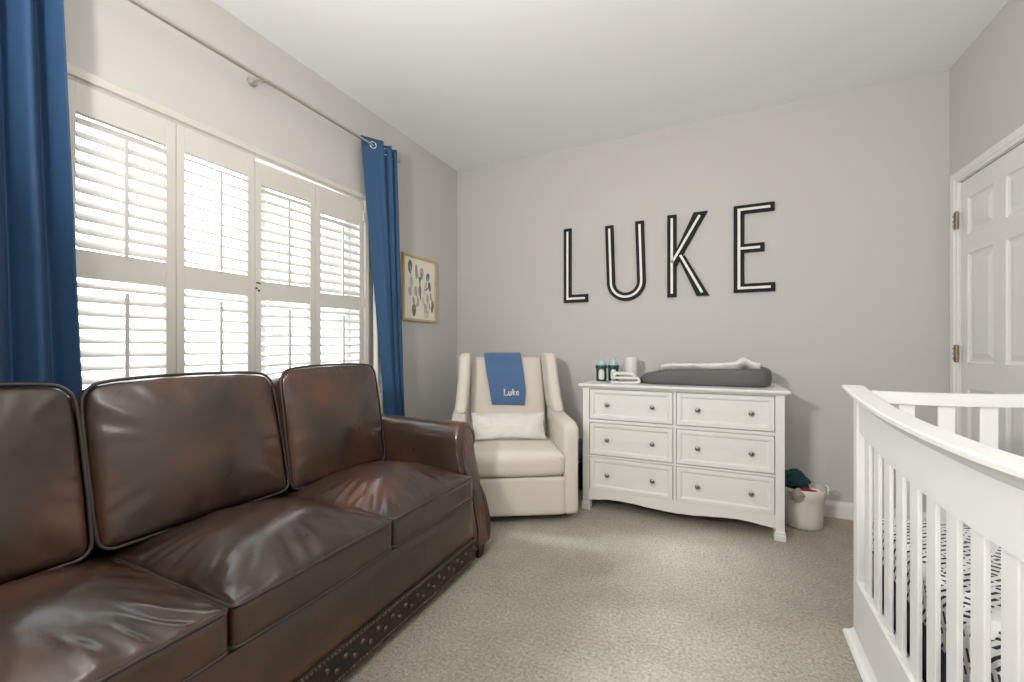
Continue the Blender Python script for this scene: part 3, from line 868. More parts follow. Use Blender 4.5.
def seat_cushion(y0, y1, seed):
    cyy = (y0 + y1) / 2; hy = (y1 - y0) / 2 - 0.003
    x0, x1 = 0.40, 1.066
    hx = (x1 - x0) / 2; hz = 0.0575
    zc = 0.338 + hz
    def fn(u, v, w, p):
        # crown the top, slump at the sides, pucker along the welt
        uu = u - 0.12 * (1 - u * u)
        cr = (1 - abs(uu) ** 1.9) * (1 - abs(v) ** 2.2)
        if w > 0:
            p.z += w * (0.088 * cr + 0.006 * (1 - v * v))
            e = max(abs(u), abs(v))
            edge = max(0.0, min(1.0, (e - 0.42) / 0.4)) * max(0.0, 1 - max(0, e - 0.93) / 0.07)
            ang = atan2(v, u)
            q = Vector((p.x + cx0, p.y + cyy, 0))
            rad = noise.noise(Vector((ang * 4.2 + seed, e * 1.2, seed * 3)))
            rad2 = noise.noise(Vector((ang * 9.0 - seed, e * 2.0, seed * 5)))
            p.z += w * edge * (0.015 * (abs(rad) - 0.25) + 0.013 * (abs(rad2) - 0.2))
            p.z += w * cr * 0.010 * noise.noise(q * 5.5 + Vector((seed, 0, 0)))
            # long crease along the middle
            c = noise.noise(Vector((q.x * 7 + 2.5 * q.y + seed, q.y * 3.2 - q.x, seed)))
            p.z += w * cr * 0.010 * c
        else:
            p.z += 0.0
        p.x += 0.006 * (1 - v * v) * max(0, u)
        return p
    cx0 = (x0 + x1) / 2
    bm = B()
    vs_ = puff(bm, 56, 52, 8, hx, hy, hz, 0.016, fn)
    xform(bm, vs_, Matrix.Translation((cx0, cyy, zc)))
    c = obj('seat_cushion', bm, LEATHER, sofa, smooth=True)
    bm = B()
    for zz in (zc + hz - 0.007, zc - hz + 0.007):
        loop = []
        rx, ry = hx - 0.002, hy - 0.001
        rc = 0.02
        for (sx, sy, a0) in ((1, 1, 0), (-1, 1, 90), (-1, -1, 180), (1, -1, 270)):
            for k in range(6):
                a = radians(a0 + 90 * k / 5)
                loop.append((cx0 + sx * (rx - rc) + rc * cos(a), cyy + sy * (ry - rc) + rc * sin(a), zz))
        # densify and bulge the front edge
        L2 = []
        for a, b in zip(loop, loop[1:] + loop[:1]):
            n = max(1, int((Vector(b) - Vector(a)).length / 0.03))
            for k in range(n): L2.append(Vector(a).lerp(Vector(b), k / n))
        for q in L2:
            v = (q.y - cyy) / hy
            if q.x > cx0: q.x += 0.006 * (1 - v * v)
            q.z += 0.0025 * noise.noise(q * 8 + Vector((seed, 0, 0)))
            if zz > zc: q.z += 0.006 * (1 - v * v) * (1 if q.x > cx0 else 0)
        tube(bm, L2, 0.0055, 6, closed=True)
    obj('piping', bm, PIPING, c, smooth=True)
for k in range(3): seat_cushion(SY[k + 1], SY[k], 1.7 + k * 3.1)

def back_cushion(y0, y1, seed, ztop, tilt, xc):
    cyy = (y0 + y1) / 2; hy = (y1 - y0) / 2 - 0.004
    hh = (ztop - 0.455) / 2; th = 0.105
    # local: X = thickness (front +), Y = width, Z = height
    tilt = radians(tilt)
    M = Matrix.Translation((xc, cyy, 0.455 + hh)) @ Matrix.Rotation(tilt, 4, 'Y')
    def outline(v, w): return 1 - abs(v) ** 4, 1 - abs(w) ** 4
    def fn(u, v, w, p):
        cr = (1 - abs(v) ** 2.2) * (1 - abs(w) ** 2.2)
        if u > 0:
            p.x += u * 0.055 * cr
            e = max(abs(v), abs(w))
            edge = max(0.0, min(1.0, (e - 0.5) / 0.35)) * max(0, 1 - max(0, e - 0.94) / 0.06)
            ang = atan2(w, v)
            p.x += u * edge * (0.006 * noise.noise(Vector((ang * 5 + seed, e, seed))) + 0.004 * noise.noise(Vector((ang * 11 - seed, e * 2, seed))))
            p.x += u * cr * 0.010 * noise.noise(Vector((p.y * 4 + seed, p.z * 4, seed)))
        # belly out the outline a little, round the upper corners
        p.y *= 1 - 0.035 * max(0, w) ** 5 - 0.02 * max(0, -w) ** 4
        p.z += 0.012 * (1 - v * v) * max(0, w) - 0.016 * abs(v) ** 9 * max(0, w)
        return p
    bm = B()
    vs_ = puff(bm, 10, 48, 44, th, hy, hh, 0.03, fn)
    xform(bm, vs_, M)
    c = obj('back_cushion', bm, LEATHER, sofa, smooth=True)
    bm = B()
    loop = []
    rc = 0.038
    for (sy, sz, a0) in ((1, 1, 0), (-1, 1, 90), (-1, -1, 180), (1, -1, 270)):
        for k in range(7):
            a = radians(a0 + 90 * k / 6)
            loop.append(Vector((th - 0.012, sy * (hy - rc) + rc * cos(a), sz * (hh - rc) + rc * sin(a))))
    L2 = []
    for a, b in zip(loop, loop[1:] + loop[:1]):
        n = max(1, int((b - a).length / 0.03))
        for k in range(n): L2.append(a.lerp(b, k / n))
    out = []
    for q in L2:
        v, w = q.y / hy, q.z / hh
        q.y *= 1 - 0.035 * max(0, w) ** 5 - 0.02 * max(0, -w) ** 4
        q.z += 0.012 * (1 - v * v) * max(0, w) - 0.016 * abs(v) ** 9 * max(0, w)
        q.x += 0.004 + 0.003 * noise.noise(q * 9 + Vector((seed, 0, 0)))
        s = max(abs(v), abs(w))
        q.y *= 1.006; q.z *= 1.004
        out.append(M @ q)
    tube(bm, out, 0.0055, 6, closed=True)
    obj('piping', bm, PIPING, c, smooth=True)
back_cushion(SY[1], SY[0], 0.6, 0.985, -9, 0.365)
back_cushion(-2.745, SY[1] + 0.002, 4.4, 0.968, -14, 0.343)
back_cushion(-3.295, -2.747, 8.9, 0.968, -14, 0.343)
bm = B()
vs_ = puff(bm, 8, 40, 16, 0.062, 0.985, 0.44, 0.05)
xform(bm, vs_, Matrix.Translation((0.232, -2.405, 0.495)))
obj('sofa_back', bm, LEATHER, sofa, smooth=True, auto=70)

ARM = [(0.0, 0.045), (0.0, 0.30), (0.0, 0.52), (0.0, 0.575), (0.004, 0.620), (0.018, 0.660), (0.048, 0.688), (0.088, 0.698), (0.130, 0.691), (0.165, 0.668), (0.184, 0.634), (0.182, 0.596),
       (0.162, 0.566), (0.130, 0.553), (0.094, 0.545), (0.068, 0.525), (0.061, 0.492), (0.074, 0.455), (0.106, 0.420), (0.144, 0.383), (0.173, 0.338), (0.193, 0.288), (0.203, 0.228), (0.206, 0.150), (0.203, 0.045)]
def arm_front(z): return 0.960 + 0.095 * max(0, min(1, (0.66 - z) / 0.5))
def sofa_arm(yb, sgn):
    """yb: inner face; sgn +1 scrolls toward +y"""
    prof = []
    P2 = resample([(a, b, 0) for a, b in ARM], 70)
    P2 = [(p.x, p.y) for p in P2]
    P2[0] = ARM[0]; P2[-1] = ARM[-1]
    cyc = (0.09, 0.40)
    bm = B()
    stations = [0.172, 0.3, 0.45, 0.6, 0.75, 0.88]
    rings = []
    def ring_at(fx, ins):
        r = []
        for a, b in P2:
            # inset toward a skeleton to round the front edge
            dx, dz = 0.085 - a, 0
            da = max(-1, min(1, (0.085 - a) / 0.06))
            r.append(bm.verts.new((fx(b), yb + sgn * (a + da * ins), b - (ins if b > 0.645 else 0) + (ins if b < 0.06 else 0))))
        return r
    for s in stations: rings.append(ring_at(lambda z, s=s: s, 0))
    rings.append(ring_at(lambda z: arm_front(z) - 0.02, 0))
    rings.append(ring_at(lambda z: arm_front(z) - 0.006, 0.004))
    rings.append(ring_at(lambda z: arm_front(z), 0.012))
    n = len(P2)
    for A, C_ in zip(rings[:-1], rings[1:]):
        for k in range(n):
            bm.faces.new((A[k], A[(k + 1) % n], C_[(k + 1) % n], C_[k]))
    bm.faces.new(rings[0][::-1])
    f = bm.faces.new(rings[-1])
    bmesh.ops.triangulate(bm, faces=[f])
    a = obj('arm', bm, LEATHER, sofa, smooth=True, auto=50)
    # front panel with welt
    bm = B()
    ins = 0.026
    pan = []
    c0 = [(p, q) for p, q in P2]
    OUT = sorted((z, y) for y, z in ARM[14:])
    def inset(a, b):
        if b > 0.56:
            return 0.092 + (a - 0.092) * 0.62, 0.616 + (b - 0.616) * 0.62
        mid = lerp_tab(OUT, b) * 0.55
        return mid + (a - mid) * 0.52, b + (0.02 if b < 0.06 else 0)
    A = []; C_ = []; Dd = []
    for a_, b_ in c0:
        ia, ib = inset(a_, b_)
        A.append(bm.verts.new((arm_front(b_) - 0.004, yb + sgn * ia, ib)))
        ja, jb = ia + ((0.092 if ib > 0.56 else lerp_tab(OUT, ib) * 0.55) - ia) * 0.2, ib
        C_.append(bm.verts.new((arm_front(b_) + 0.008, yb + sgn * ja, jb)))
    for k in range(n):
        bm.faces.new((A[k], A[(k + 1) % n], C_[(k + 1) % n], C_[k]))
    f = bm.faces.new(C_); f2 = bm.faces.new(A[::-1])
    bmesh.ops.triangulate(bm, faces=[f, f2])
    obj('arm_panel', bm, LEATHER, a, smooth=True, auto=50)
    bm = B()
    pts = []
    for a_, b_ in c0:
        ia, ib = inset(a_, b_)
        pts.append((arm_front(b_) + 0.003, yb + sgn * ia, ib))
    tube(bm, pts, 0.005, 6)
    obj('piping', bm, PIPING, a, smooth=True)
    bm = B()
    last = None
    for a_, b_ in [(p.x, p.y) for p in resample([(a, b, 0) for a, b in ARM], 200)]:
        if a_ < 0.05 or b_ > 0.50: continue
        ia, ib = inset(a_, b_)
        q = Vector((arm_front(b_) + 0.001, yb + sgn * (ia + 0.013), ib))
        if last is None or (q - last).length > 0.0145:
            stud(bm, q, 0.0055, 0.004, MX); last = q
    tag(obj('nailheads', bm, NAIL, a, smooth=True), kind='stuff')
sofa_arm(-1.514, 1)
sofa_arm(-3.296, -1)
for fx, fy in ((1.03, -1.42), (1.03, -3.39), (0.2, -1.42), (0.2, -3.39)):
    bm = B()
    lathe(bm, [(0.0, 0.0), (0.03, 0.0), (0.036, 0.03), (0.044, 0.075), (0, 0.075)], 4, Matrix.Translation((fx, fy, 0)) @ Matrix.Rotation(radians(45), 4, 'Z'))
    obj('leg', bm, DARKWOOD, sofa)

# ------------------------------------------------------------------ glider armchair (local frame: +X right in the photo, +Y toward its back)
GL = (1.047, -0.985, 0.0)
GRZ = 0.4386 + 0.085
gl = thing('glider_chair', 'cream upholstered swivel glider with winged back in the far left corner', 'armchair', GL, GRZ)
def gput(name, bm, m, parent=gl, **k): return obj(name, bm, m, parent, local=True, smooth=True, **k)
AW = 0.405       # half width outside
# swivel base
bm = B()
tube(bm, [(0.25 * cos(2 * pi * k / 40), 0.36 + 0.25 * sin(2 * pi * k / 40), 0.012) for k in range(40)], 0.012, 8, closed=True)
box(bm, -0.25, 0.25, 0.34, 0.38, 0.004, 0.02); box(bm, -0.02, 0.02, 0.11, 0.61, 0.004, 0.02)
lathe(bm, [(0, 0.02), (0.05, 0.02), (0.05, 0.06), (0.12, 0.062), (0.12, 0.07), (0, 0.07)], 20, Matrix.Translation((0, 0.36, 0)))
tag(gput('swivel_base', bm, BLACK_BASE, auto=40), 'black metal swivel ring base')
# body and footrest front
bm = B(); vs_ = puff(bm, 10, 10, 6, 0.325, 0.33, 0.11, 0.015); xform(bm, vs_, Matrix.Translation((0, 0.35, 0.175)))
gput('chair_base', bm, CREAM)
bm = B(); vs_ = puff(bm, 20, 6, 12, 0.322, 0.03, 0.118, 0.014); xform(bm, vs_, Matrix.Translation((-0.004, 0.028, 0.168)))
gput('footrest_panel', bm, CREAM)
# seat cushion
def fn(u, v, w, p):
    if w > 0: p.z += 0.022 * (1 - u * u) * (1 - v * v * v * v)
    p.y -= 0.012 * (1 - u * u) * max(0, -v)
    return p
bm = B(); vs_ = puff(bm, 28, 24, 10, 0.324, 0.275, 0.073, 0.045, fn); xform(bm, vs_, Matrix.Translation((-0.003, 0.262, 0.363)))
gput('seat_cushion', bm, CREAM)
# arms: side profile in (y, z), extruded in x with rounded edges
def arm_bm(sx):
    n = 40
    def ztop(t):   # t 0 front .. 1 back
        return smooth_tab([(0, 0.585), (0.05, 0.612), (0.12, 0.624), (0.45, 0.632), (0.75, 0.645), (1, 0.65)], t)
    bm = B()
    hx = 0.047
    def fn(u, v, w, p):
        t = (v + 1) / 2
        y = p.y
        tt = max(0, min(1, (y + 0.325) / 0.65))
        zt = ztop(tt)
        # map w -1..1 to 0.045..zt
        zl = 0.045
        zz = (p.z / 0.3 + 1) / 2
        return Vector((p.x * (1.0 + 0.06 * (w if w > 0 else 0)), p.y, zl + (zt - zl) * zz))
    vs_ = puff(bm, 8, 26, 24, hx, 0.325, 0.3, 0.03, fn)
    xform(bm, vs_, Matrix.Translation((sx * (AW - hx - 0.001), 0.325, 0)))
    return bm
for sx in (-1, 1): gput('arm', arm_bm(sx), CREAM)
# back: reclined slab
def back_pt(z): return 0.52 + 0.30 * (z - 0.42)
bm = B()
def fn(u, v, w, p):
    p.y -= 0.03 * (1 - u * u) * (1 - w * w) if v < 0 else 0
    z = p.z + 0.72
    p.x *= 1 - 0.05 * max(0, w)
    return Vector((p.x, p.y + back_pt(z) + 0.07, z))
vs_ = puff(bm, 24, 8, 26, 0.288, 0.065, 0.300, 0.04, fn)
gput('backrest', bm, CREAM)
# wings
def wing(sx):
    bm = B()
    def fn(u, v, w, p):
        z = p.z + 0.84
        t = (z - 0.63) / 0.42
        splay = lerp_tab([(0, 0.350), (0.25, 0.338), (0.6, 0.326), (1, 0.318)], t)
        front = lerp_tab([(0, 0.33), (0.2, 0.39), (0.5, 0.44), (1, 0.52)], t)
        back = back_pt(z) + 0.13
        yy = front + (back - front) * ((p.y / 0.1 + 1) / 2)
        return Vector((sx * splay + p.x, yy, z))
    vs_ = puff(bm, 8, 12, 22, 0.044, 0.1, 0.212, 0.032, fn)
    return bm
for sx in (-1, 1): gput('wing', wing(sx), CREAM)
# lumbar pillow
pil = thing('lumbar_pillow', 'small white rectangular pillow leaning on the glider seat', 'pillow', (0, 0, 0))
def place_local(o, lx, ly, lz, rz=GRZ):
    M = Matrix.Translation(GL) @ Matrix.Rotation(GRZ, 4, 'Z')
    p = M @ Vector((lx, ly, lz))
    o.location = p; o.rotation_euler = (0, 0, rz)
    T[o.name] = Matrix.Translation(p) @ Matrix.Rotation(rz, 4, 'Z')
PLZ = 0.455
place_local(pil, -0.015, 0.34, PLZ)
bm = B()
def fn(u, v, w, p):
    th = (1 - abs(u) ** 3.5) ** 0.6 * (1 - abs(w) ** 3.5) ** 0.6 if max(abs(u), abs(w)) < 1 else 0
    th = max(th, 0.02)
    y = v * 0.062 * th
    x = u * 0.255 * (1 - 0.05 * (1 - w * w)) * (1 + 0.03 * max(0, -w))
    z = w * 0.088 * (1 - 0.08 * (1 - abs(u)) * 0 - 0.10 * (1 - u * u) * 0.6)
    z += 0.006 * noise.noise(Vector((u * 3, w * 2, v)))
    y += 0.006 * noise.noise(Vector((u * 5, w * 4, v * 2)))
    # lean back
    zz = z + 0.09
    return Vector((x, y + 0.30 * z, zz))
vs_ = puff(bm, 40, 6, 20, 1, 1, 1, 0.02, fn)
zmin = min(v.co.z for v in vs_)
xform(bm, vs_, Matrix.Translation((0, 0, -zmin)))
obj('pillow_body', bm, PILLOW, pil, local=True, smooth=True)
bm = B()
pts = []
for k in range(4):
    for q in range(10):
        t = q / 10
        u, w = [(-1 + 2 * t, 1), (1, 1 - 2 * t), (1 - 2 * t, -1), (-1, -1 + 2 * t)][k]
        x = u * 0.256 * (1 - 0.05 * (1 - w * w)) * (1 + 0.03 * max(0, -w)); z = w * 0.089 * (1 - 0.06 * (1 - u * u))
        pts.append(Vector((x, 0.30 * z, z + 0.09 - zmin)))
tube(bm, pts, 0.003, 6, closed=True)
obj('piping', bm, PILLOW, pil, local=True, smooth=True)

# blanket over the back
blk = thing('baby_blanket', 'folded blue knit blanket with white embroidered name over the glider back', 'blanket', (0, 0, 0))
place_local(blk, -0.025, 0.0, 0.6)
def bl_path(s):
    """s: 0 bottom front .. 1 over the top .. down the back; returns (y,z) in glider frame"""
    fy = lambda z: back_pt(z) - 0.012
    tab = [(fy(0.665), 0.665), (fy(0.75) - 0.012, 0.75), (fy(0.86) - 0.012, 0.86), (fy(0.96), 0.96), (fy(1.0) + 0.006, 1.005), (fy(1.0) + 0.045, 1.031), (fy(1.0) + 0.10, 1.031), (fy(1.0) + 0.145, 1.005), (back_pt(0.96) + 0.150, 0.95), (back_pt(0.85) + 0.150, 0.85)]
    return tab
BP = resample([(0, a, b) for a, b in bl_path(0)], 60)
def bl_pt(u, j, off):
    p = BP[j]; a = BP[max(0, j - 1)]; b = BP[min(59, j + 1)]
    t = (b - a).normalized(); nrm = Vector((0, -t.z, t.y))
    t_ = j / 59
    left = lerp_tab([(0, -0.095), (0.35, -0.135), (0.55, -0.150), (1, -0.15)], t_)
    right = lerp_tab([(0, 0.150), (0.15, 0.162), (0.35, 0.150), (0.55, 0.135), (1, 0.135)], t_)
    x = left + (right - left) * u
    q = p + nrm * (off + 0.003 * noise.noise(Vector((u * 4, t_ * 5, 1))))
    z = q.z - 0.6 + (0.008 * u * (1 - t_ * 2) * -1 if t_ < 0.5 else 0)
    return Vector((x, q.y, z))
bm = B()
NU = 24
f1 = grid(bm, NU, 60, lambda i, j: bl_pt(i / (NU - 1), j, 0.022))
f2 = grid(bm, NU, 60, lambda i, j: bl_pt(i / (NU - 1), j, 0.008))
for i in range(NU - 1):
    bm.faces.new((f1[i][0], f1[i + 1][0], f2[i + 1][0], f2[i][0])); bm.faces.new((f1[i][-1], f2[i][-1], f2[i + 1][-1], f1[i + 1][-1]))
for j in range(59):
    bm.faces.new((f1[0][j], f2[0][j], f2[0][j + 1], f1[0][j + 1])); bm.faces.new((f1[-1][j], f1[-1][j + 1], f2[-1][j + 1], f2[-1][j]))
obj('blanket_body', bm, BLANKET, blk, local=True, smooth=True, auto=60)
# embroidered name, made of thick stitched strokes on the front face
bm = B()
def bl_surf(x, z):
    """point on the blanket's front face from local x and height above its lower edge"""
    best = min(range(40), key=lambda j: abs(BP[j].z - z))
    y = BP[best].y
    return Vector((x, y - 0.0265, z - 0.6))
gx, gz, gs = -0.005, 0.735, 0.034
def wr(pts, ox, r=0.0030):
    tube(bm, [bl_surf(gx + (ox + a) * gs, gz + b * gs) for a, b in pts], r * 1.3, 6)
wr([(0.1, 0), (0.1, 1.35)], 0, 0.0042); wr([(-0.08, 1.35), (0.3, 1.35)], 0, 0.0022); wr([(-0.08, 0), (0.75, 0), (0.8, 0.32)], 0, 0.0026)
wr([(0.0, 0.85), (0.0, 0.25), (0.12, 0.02), (0.35, 0.02), (0.5, 0.2)], 1.05, 0.0034); wr([(0.52, 0.88), (0.52, 0.0), (0.62, 0.0)], 1.05, 0.0034)
wr([(0.05, 0), (0.05, 1.4)], 1.95, 0.0036); wr([(0.5, 0.85), (0.08, 0.42), (0.58, 0.0)], 1.95, 0.0030)
wr([(0.02, 0.45), (0.55, 0.48), (0.5, 0.78), (0.25, 0.88), (0.04, 0.7), (0.0, 0.4), (0.1, 0.1), (0.32, 0.0), (0.55, 0.14)], 2.75, 0.0030)
obj('embroidery', bm, WHITE_THREAD, blk, local=True, smooth=True)
blk.children[-1]['label'] = 'white embroidered name Luke'
# ------------------------------------------------------------------ dresser
DXL, DXR, DFY, DBY = 1.355, 2.521, -0.549, -0.045
dres = thing('dresser', 'white six drawer dresser against the far wall', 'dresser', ((DXL + DXR) / 2, (DFY + DBY) / 2, 0))
bm = B()
pt_ = [(-0.0, 0.0), (0.0, 0.0)]
# top with a stepped edge
def slab(bm, x0, x1, y0, y1, steps):
    prev = None
    first = None
    for ins, z in steps:
        ringv = [bm.verts.new(p) for p in ((x0 + ins, y0 + ins, z), (x1 - ins, y0 + ins, z), (x1 - ins, y1, z), (x0 + ins, y1, z))]
        if prev:
            for q in range(4): bm.faces.new((prev[q], prev[(q + 1) % 4], ringv[(q + 1) % 4], ringv[q]))
        else: bm.faces.new(ringv[::-1])
        prev = ringv
    bm.faces.new(prev)
slab(bm, 1.331, 2.546, -0.573, -0.025, [(0.022, 0.822), (0.016, 0.826), (0.012, 0.832), (0.003, 0.834), (0.0, 0.838), (0.0, 0.847), (0.003, 0.851), (0.006, 0.852)])
obj('dresser_top', bm, FURN, dres)
bm = B()
box(bm, DXL + 0.012, DXR - 0.012, DFY + 0.022, DBY, 0.14, 0.822)        # case body
zr = [(0.817, 0.823), (0.590, 0.612), (0.357, 0.373), (0.090, 0.140)]
for z0, z1 in ((0.5920, 0.6115), (0.3590, 0.3715)):
    box(bm, 1.400, 2.475, DFY + 0.002, DFY + 0.03, z0, z1)
box(bm, 1.400, 2.475, DFY + 0.002, DFY + 0.03, 0.8185, 0.8225)
box(bm, 1.9320, 1.9470, DFY + 0.0026, DFY + 0.03, 0.14, 0.8225)
obj('dresser_case', bm, FURN, dres)
bm = B()
for x0, x1 in ((DXL, 1.400), (2.475, DXR)):
    for y0, y1 in ((DFY, DFY + 0.047), (DBY - 0.045, DBY)):
        cx_, cy_ = (x0 + x1) / 2, (y0 + y1) / 2
        bm = B(); box(bm, x0, x1, y0, y1, 0.05, 0.8225, 0.002)
        obj('corner_post', bm, FURN, dres)
for cx_ in ((DXL + 1.400) / 2, (2.475 + DXR) / 2):
    for cy_ in (DFY + 0.0235, DBY - 0.0225):
        bm = B()
        lathe(bm, [(0.0, 0.0), (0.038, 0.0), (0.040, 0.012), (0.040, 0.030), (0.036, 0.036), (0.0375, 0.041), (0.0375, 0.048), (0.032, 0.053), (0, 0.053)], 4,
              Matrix.Translation((cx_, cy_, 0)) @ Matrix.Rotation(radians(45), 4, 'Z') )
        obj('foot', bm, FURN, dres)
bm = B()
ap = [(1.400, 0.066), (1.45, 0.074), (1.53, 0.0845), (1.60, 0.086), (1.68, 0.082), (1.80, 0.071), (1.94, 0.064), (2.03, 0.067), (2.14, 0.076), (2.22, 0.083), (2.28, 0.086), (2.34, 0.083), (2.42, 0.073), (2.475, 0.066)]
poly = [(x, smooth_tab(ap, x)) for x in [1.400 + (2.475 - 1.400) * k / 60 for k in range(61)]] + [(2.475, 0.142), (1.400, 0.142)]
prism(bm, poly, 'y', DFY + 0.003, DFY + 0.023)
obj('apron', bm, FURN, dres)
def drawer(x0, x1, z0, z1, kx):
    bm = B()
    y = DFY
    steps = [(0.0, 0.020), (0.0, 0.003), (0.002, 0.0), (0.021, 0.0), (0.024, 0.003), (0.026, 0.0015), (0.030, 0.0055), (0.034, 0.008)]
    prev = None
    for ins, dep in steps:
        rg = [bm.verts.new((a, y + dep, b)) for a, b in ((x0 + ins, z0 + ins), (x1 - ins, z0 + ins), (x1 - ins, z1 - ins), (x0 + ins, z1 - ins))]
        if prev:
            for q in range(4): bm.faces.new((prev[q], prev[(q + 1) % 4], rg[(q + 1) % 4], rg[q]))
        else: bm.faces.new(rg[::-1])
        prev = rg
    bm.faces.new(prev)
    d = obj('drawer', bm, FURN, dres)
    zc = (z0 + z1) / 2
    for kx_ in kx:
        bm = B()
        lathe(bm, [(0.0, 0.0), (0.008, 0.0), (0.0075, 0.004), (0.0055, 0.010), (0.007, 0.014), (0.0135, 0.018), (0.0145, 0.022), (0.012, 0.026), (0, 0.0275)], 16,
              Matrix.Translation((kx_, y + 0.008, zc)) @ Matrix.Rotation(radians(90), 4, 'X'))
        obj('knob', bm, KNOB, d, smooth=True)
for z0, z1 in ((0.6155, 0.8145), (0.3755, 0.588), (0.1425, 0.355)):
    drawer(1.4040, 1.928, z0, z1, (1.520, 1.807))
    drawer(1.951, 2.4710, z0, z1, (2.070, 2.355))

# ------------------------------------------------------------------ things on the dresser
TZ = 0.852
def bottle(x, y, label, rz, tilt_top):
    o = thing('baby_bottle', label, 'baby bottle', (x, y, TZ), rz, 'baby bottles on the dresser')
    bm = B(); lathe(bm, [(0, 0.001), (0.028, 0.001), (0.033, 0.006), (0.0335, 0.02), (0.0335, 0.085), (0.030, 0.096), (0.027, 0.10), (0.027, 0.104), (0, 0.104)], 24)
    obj('bottle_body', bm, FROST, o, local=True, smooth=True, auto=50)
    # silicone sleeve with an oval window cut in the front (made of a frame of tubes and shell)
    bm = B()
    n, m = 48, 26
    def inside(a, z):
        da = (a + pi) % (2 * pi) - pi
        return abs(da) < 0.62 and 0.012 < z < 0.086 and (abs(da) / 0.62) ** 4 + (abs(z - 0.049) / 0.037) ** 4 < 1
    vv = [[None] * m for _ in range(n)]
    for i in range(n):
        for j in range(m):
            a = 2 * pi * i / n; z = 0.002 + 0.088 * j / (m - 1)
            r = 0.0365 if j > 1 else 0.034
            vv[i][j] = bm.verts.new((r * cos(a - pi / 2), r * sin(a - pi / 2), z))
    for i in range(n):
        for j in range(m - 1):
            a = 2 * pi * (i + 0.5) / n; z = 0.002 + 0.088 * (j + 0.5) / (m - 1)
            if not inside(a, z) and not inside(a - pi, z):
                bm.faces.new((vv[i][j], vv[(i + 1) % n][j], vv[(i + 1) % n][j + 1], vv[i][j + 1]))
    bmesh.ops.delete(bm, geom=[v for v in bm.verts if not v.link_faces], context='VERTS')
    bmesh.ops.solidify(bm, geom=bm.faces[:], thickness=0.0028)
    obj('sleeve', bm, GREEN, o, local=True, smooth=True, auto=50)
    bm = B(); lathe(bm, [(0.027, 0.092), (0.041, 0.092), (0.042, 0.096), (0.042, 0.110), (0.039, 0.115), (0.0, 0.115)], 28)
    obj('collar', bm, GREEN, o, local=True, smooth=True, auto=40)
    bm = B(); lathe(bm, [(0.031, 0.1152), (0.032, 0.125), (0.029, 0.142), (0.020, 0.155), (0.008, 0.161), (0, 0.162)], 24)
    if tilt_top:
        tube(bm, [(0.0, 0, 0.15), (0.012, 0.0, 0.165), (0.026, 0.0, 0.178)], [0.012, 0.007, 0.004], 8)
    obj('cap', bm, LBLUE, o, local=True, smooth=True)
    return o
bottle(1.428, -0.315, 'dark green baby bottle with pale blue cap, nearest the dresser left end', 0.25, False)
bottle(1.507, -0.28, 'dark green baby bottle with pale blue spout, beside the white canister', 0.25, True)
can = thing('canister', 'plain white tapered canister standing on the dresser', 'canister', (1.617, -0.20, TZ))
bm = B(); lathe(bm, [(0, 0), (0.052, 0), (0.0535, 0.004), (0.047, 0.150), (0.045, 0.166), (0.040, 0.174), (0, 0.176)], 32)
obj('canister_body', bm, CANW, can, local=True, smooth=True, auto=50)
bm = B(); lathe(bm, [(0.0533, 0.006), (0.055, 0.008), (0.055, 0.020), (0.0528, 0.022)], 32)
obj('canister_base', bm, CANW, can, local=True, smooth=True)
# folded cloth / wipes stack
clo = thing('burp_cloth', 'small folded white cloth on the dresser in front of the canister', 'cloth', (1.605, -0.42, TZ), 0.30)
bm = B()
path = []
def loop_profile():
    pts = [(-0.075, 0.006)]
    pts += [(x, 0.006) for x in (-0.04, 0.0, 0.04, 0.065)]
    pts += [(0.075 + 0.012 * cos(a), 0.018 + 0.012 * sin(a)) for a in [(-80 + 160 * k / 6) * pi / 180 for k in range(7)]]
    pts += [(x, 0.031) for x in (0.06, 0.03, 0.0, -0.035)]
    pts += [(-0.05 - 0.010 * cos(a), 0.041 + 0.010 * sin(a)) for a in [(-80 + 160 * k / 6) * pi / 180 for k in range(7)]]
    pts += [(x, 0.0525) for x in (-0.03, 0.0, 0.03)] + [(0.05, 0.047), (0.068, 0.034)]
    return pts
LP = resample([(a * 1.12, 0, b * 1.35) for a, b in loop_profile()], 70)
def cp(i, j, off):
    p = LP[i]; a = LP[max(0, i - 1)]; b = LP[min(69, i + 1)]
    t = (b - a).normalized(); nrm = Vector((-t.z, 0, t.x))
    v = j / 9 * 2 - 1
    q = p + nrm * off
    return Vector((q.x + 0.003 * noise.noise(Vector((i * .1, v * 2, 0))), v * (0.045 + 0.003 * noise.noise(Vector((i * .13, v, 5)))), max(0.001, q.z + 0.003 * noise.noise(Vector((i * .09, v * 2, 9))) - 0.003)))
f1 = grid(bm, 70, 10, lambda i, j: cp(i, j, 0.0082)); f2 = grid(bm, 70, 10, lambda i, j: cp(i, j, -0.0078))
for i in range(69):
    for j in (0, 9): bm.faces.new((f1[i][j], f1[i + 1][j], f2[i + 1][j], f2[i][j]))
for j in range(9):
    for i in (0, 69): bm.faces.new((f1[i][j], f2[i][j], f2[i][j + 1], f1[i][j + 1]))
obj('cloth_body', bm, TOWEL, clo, local=True, smooth=True)
clo_b = clo

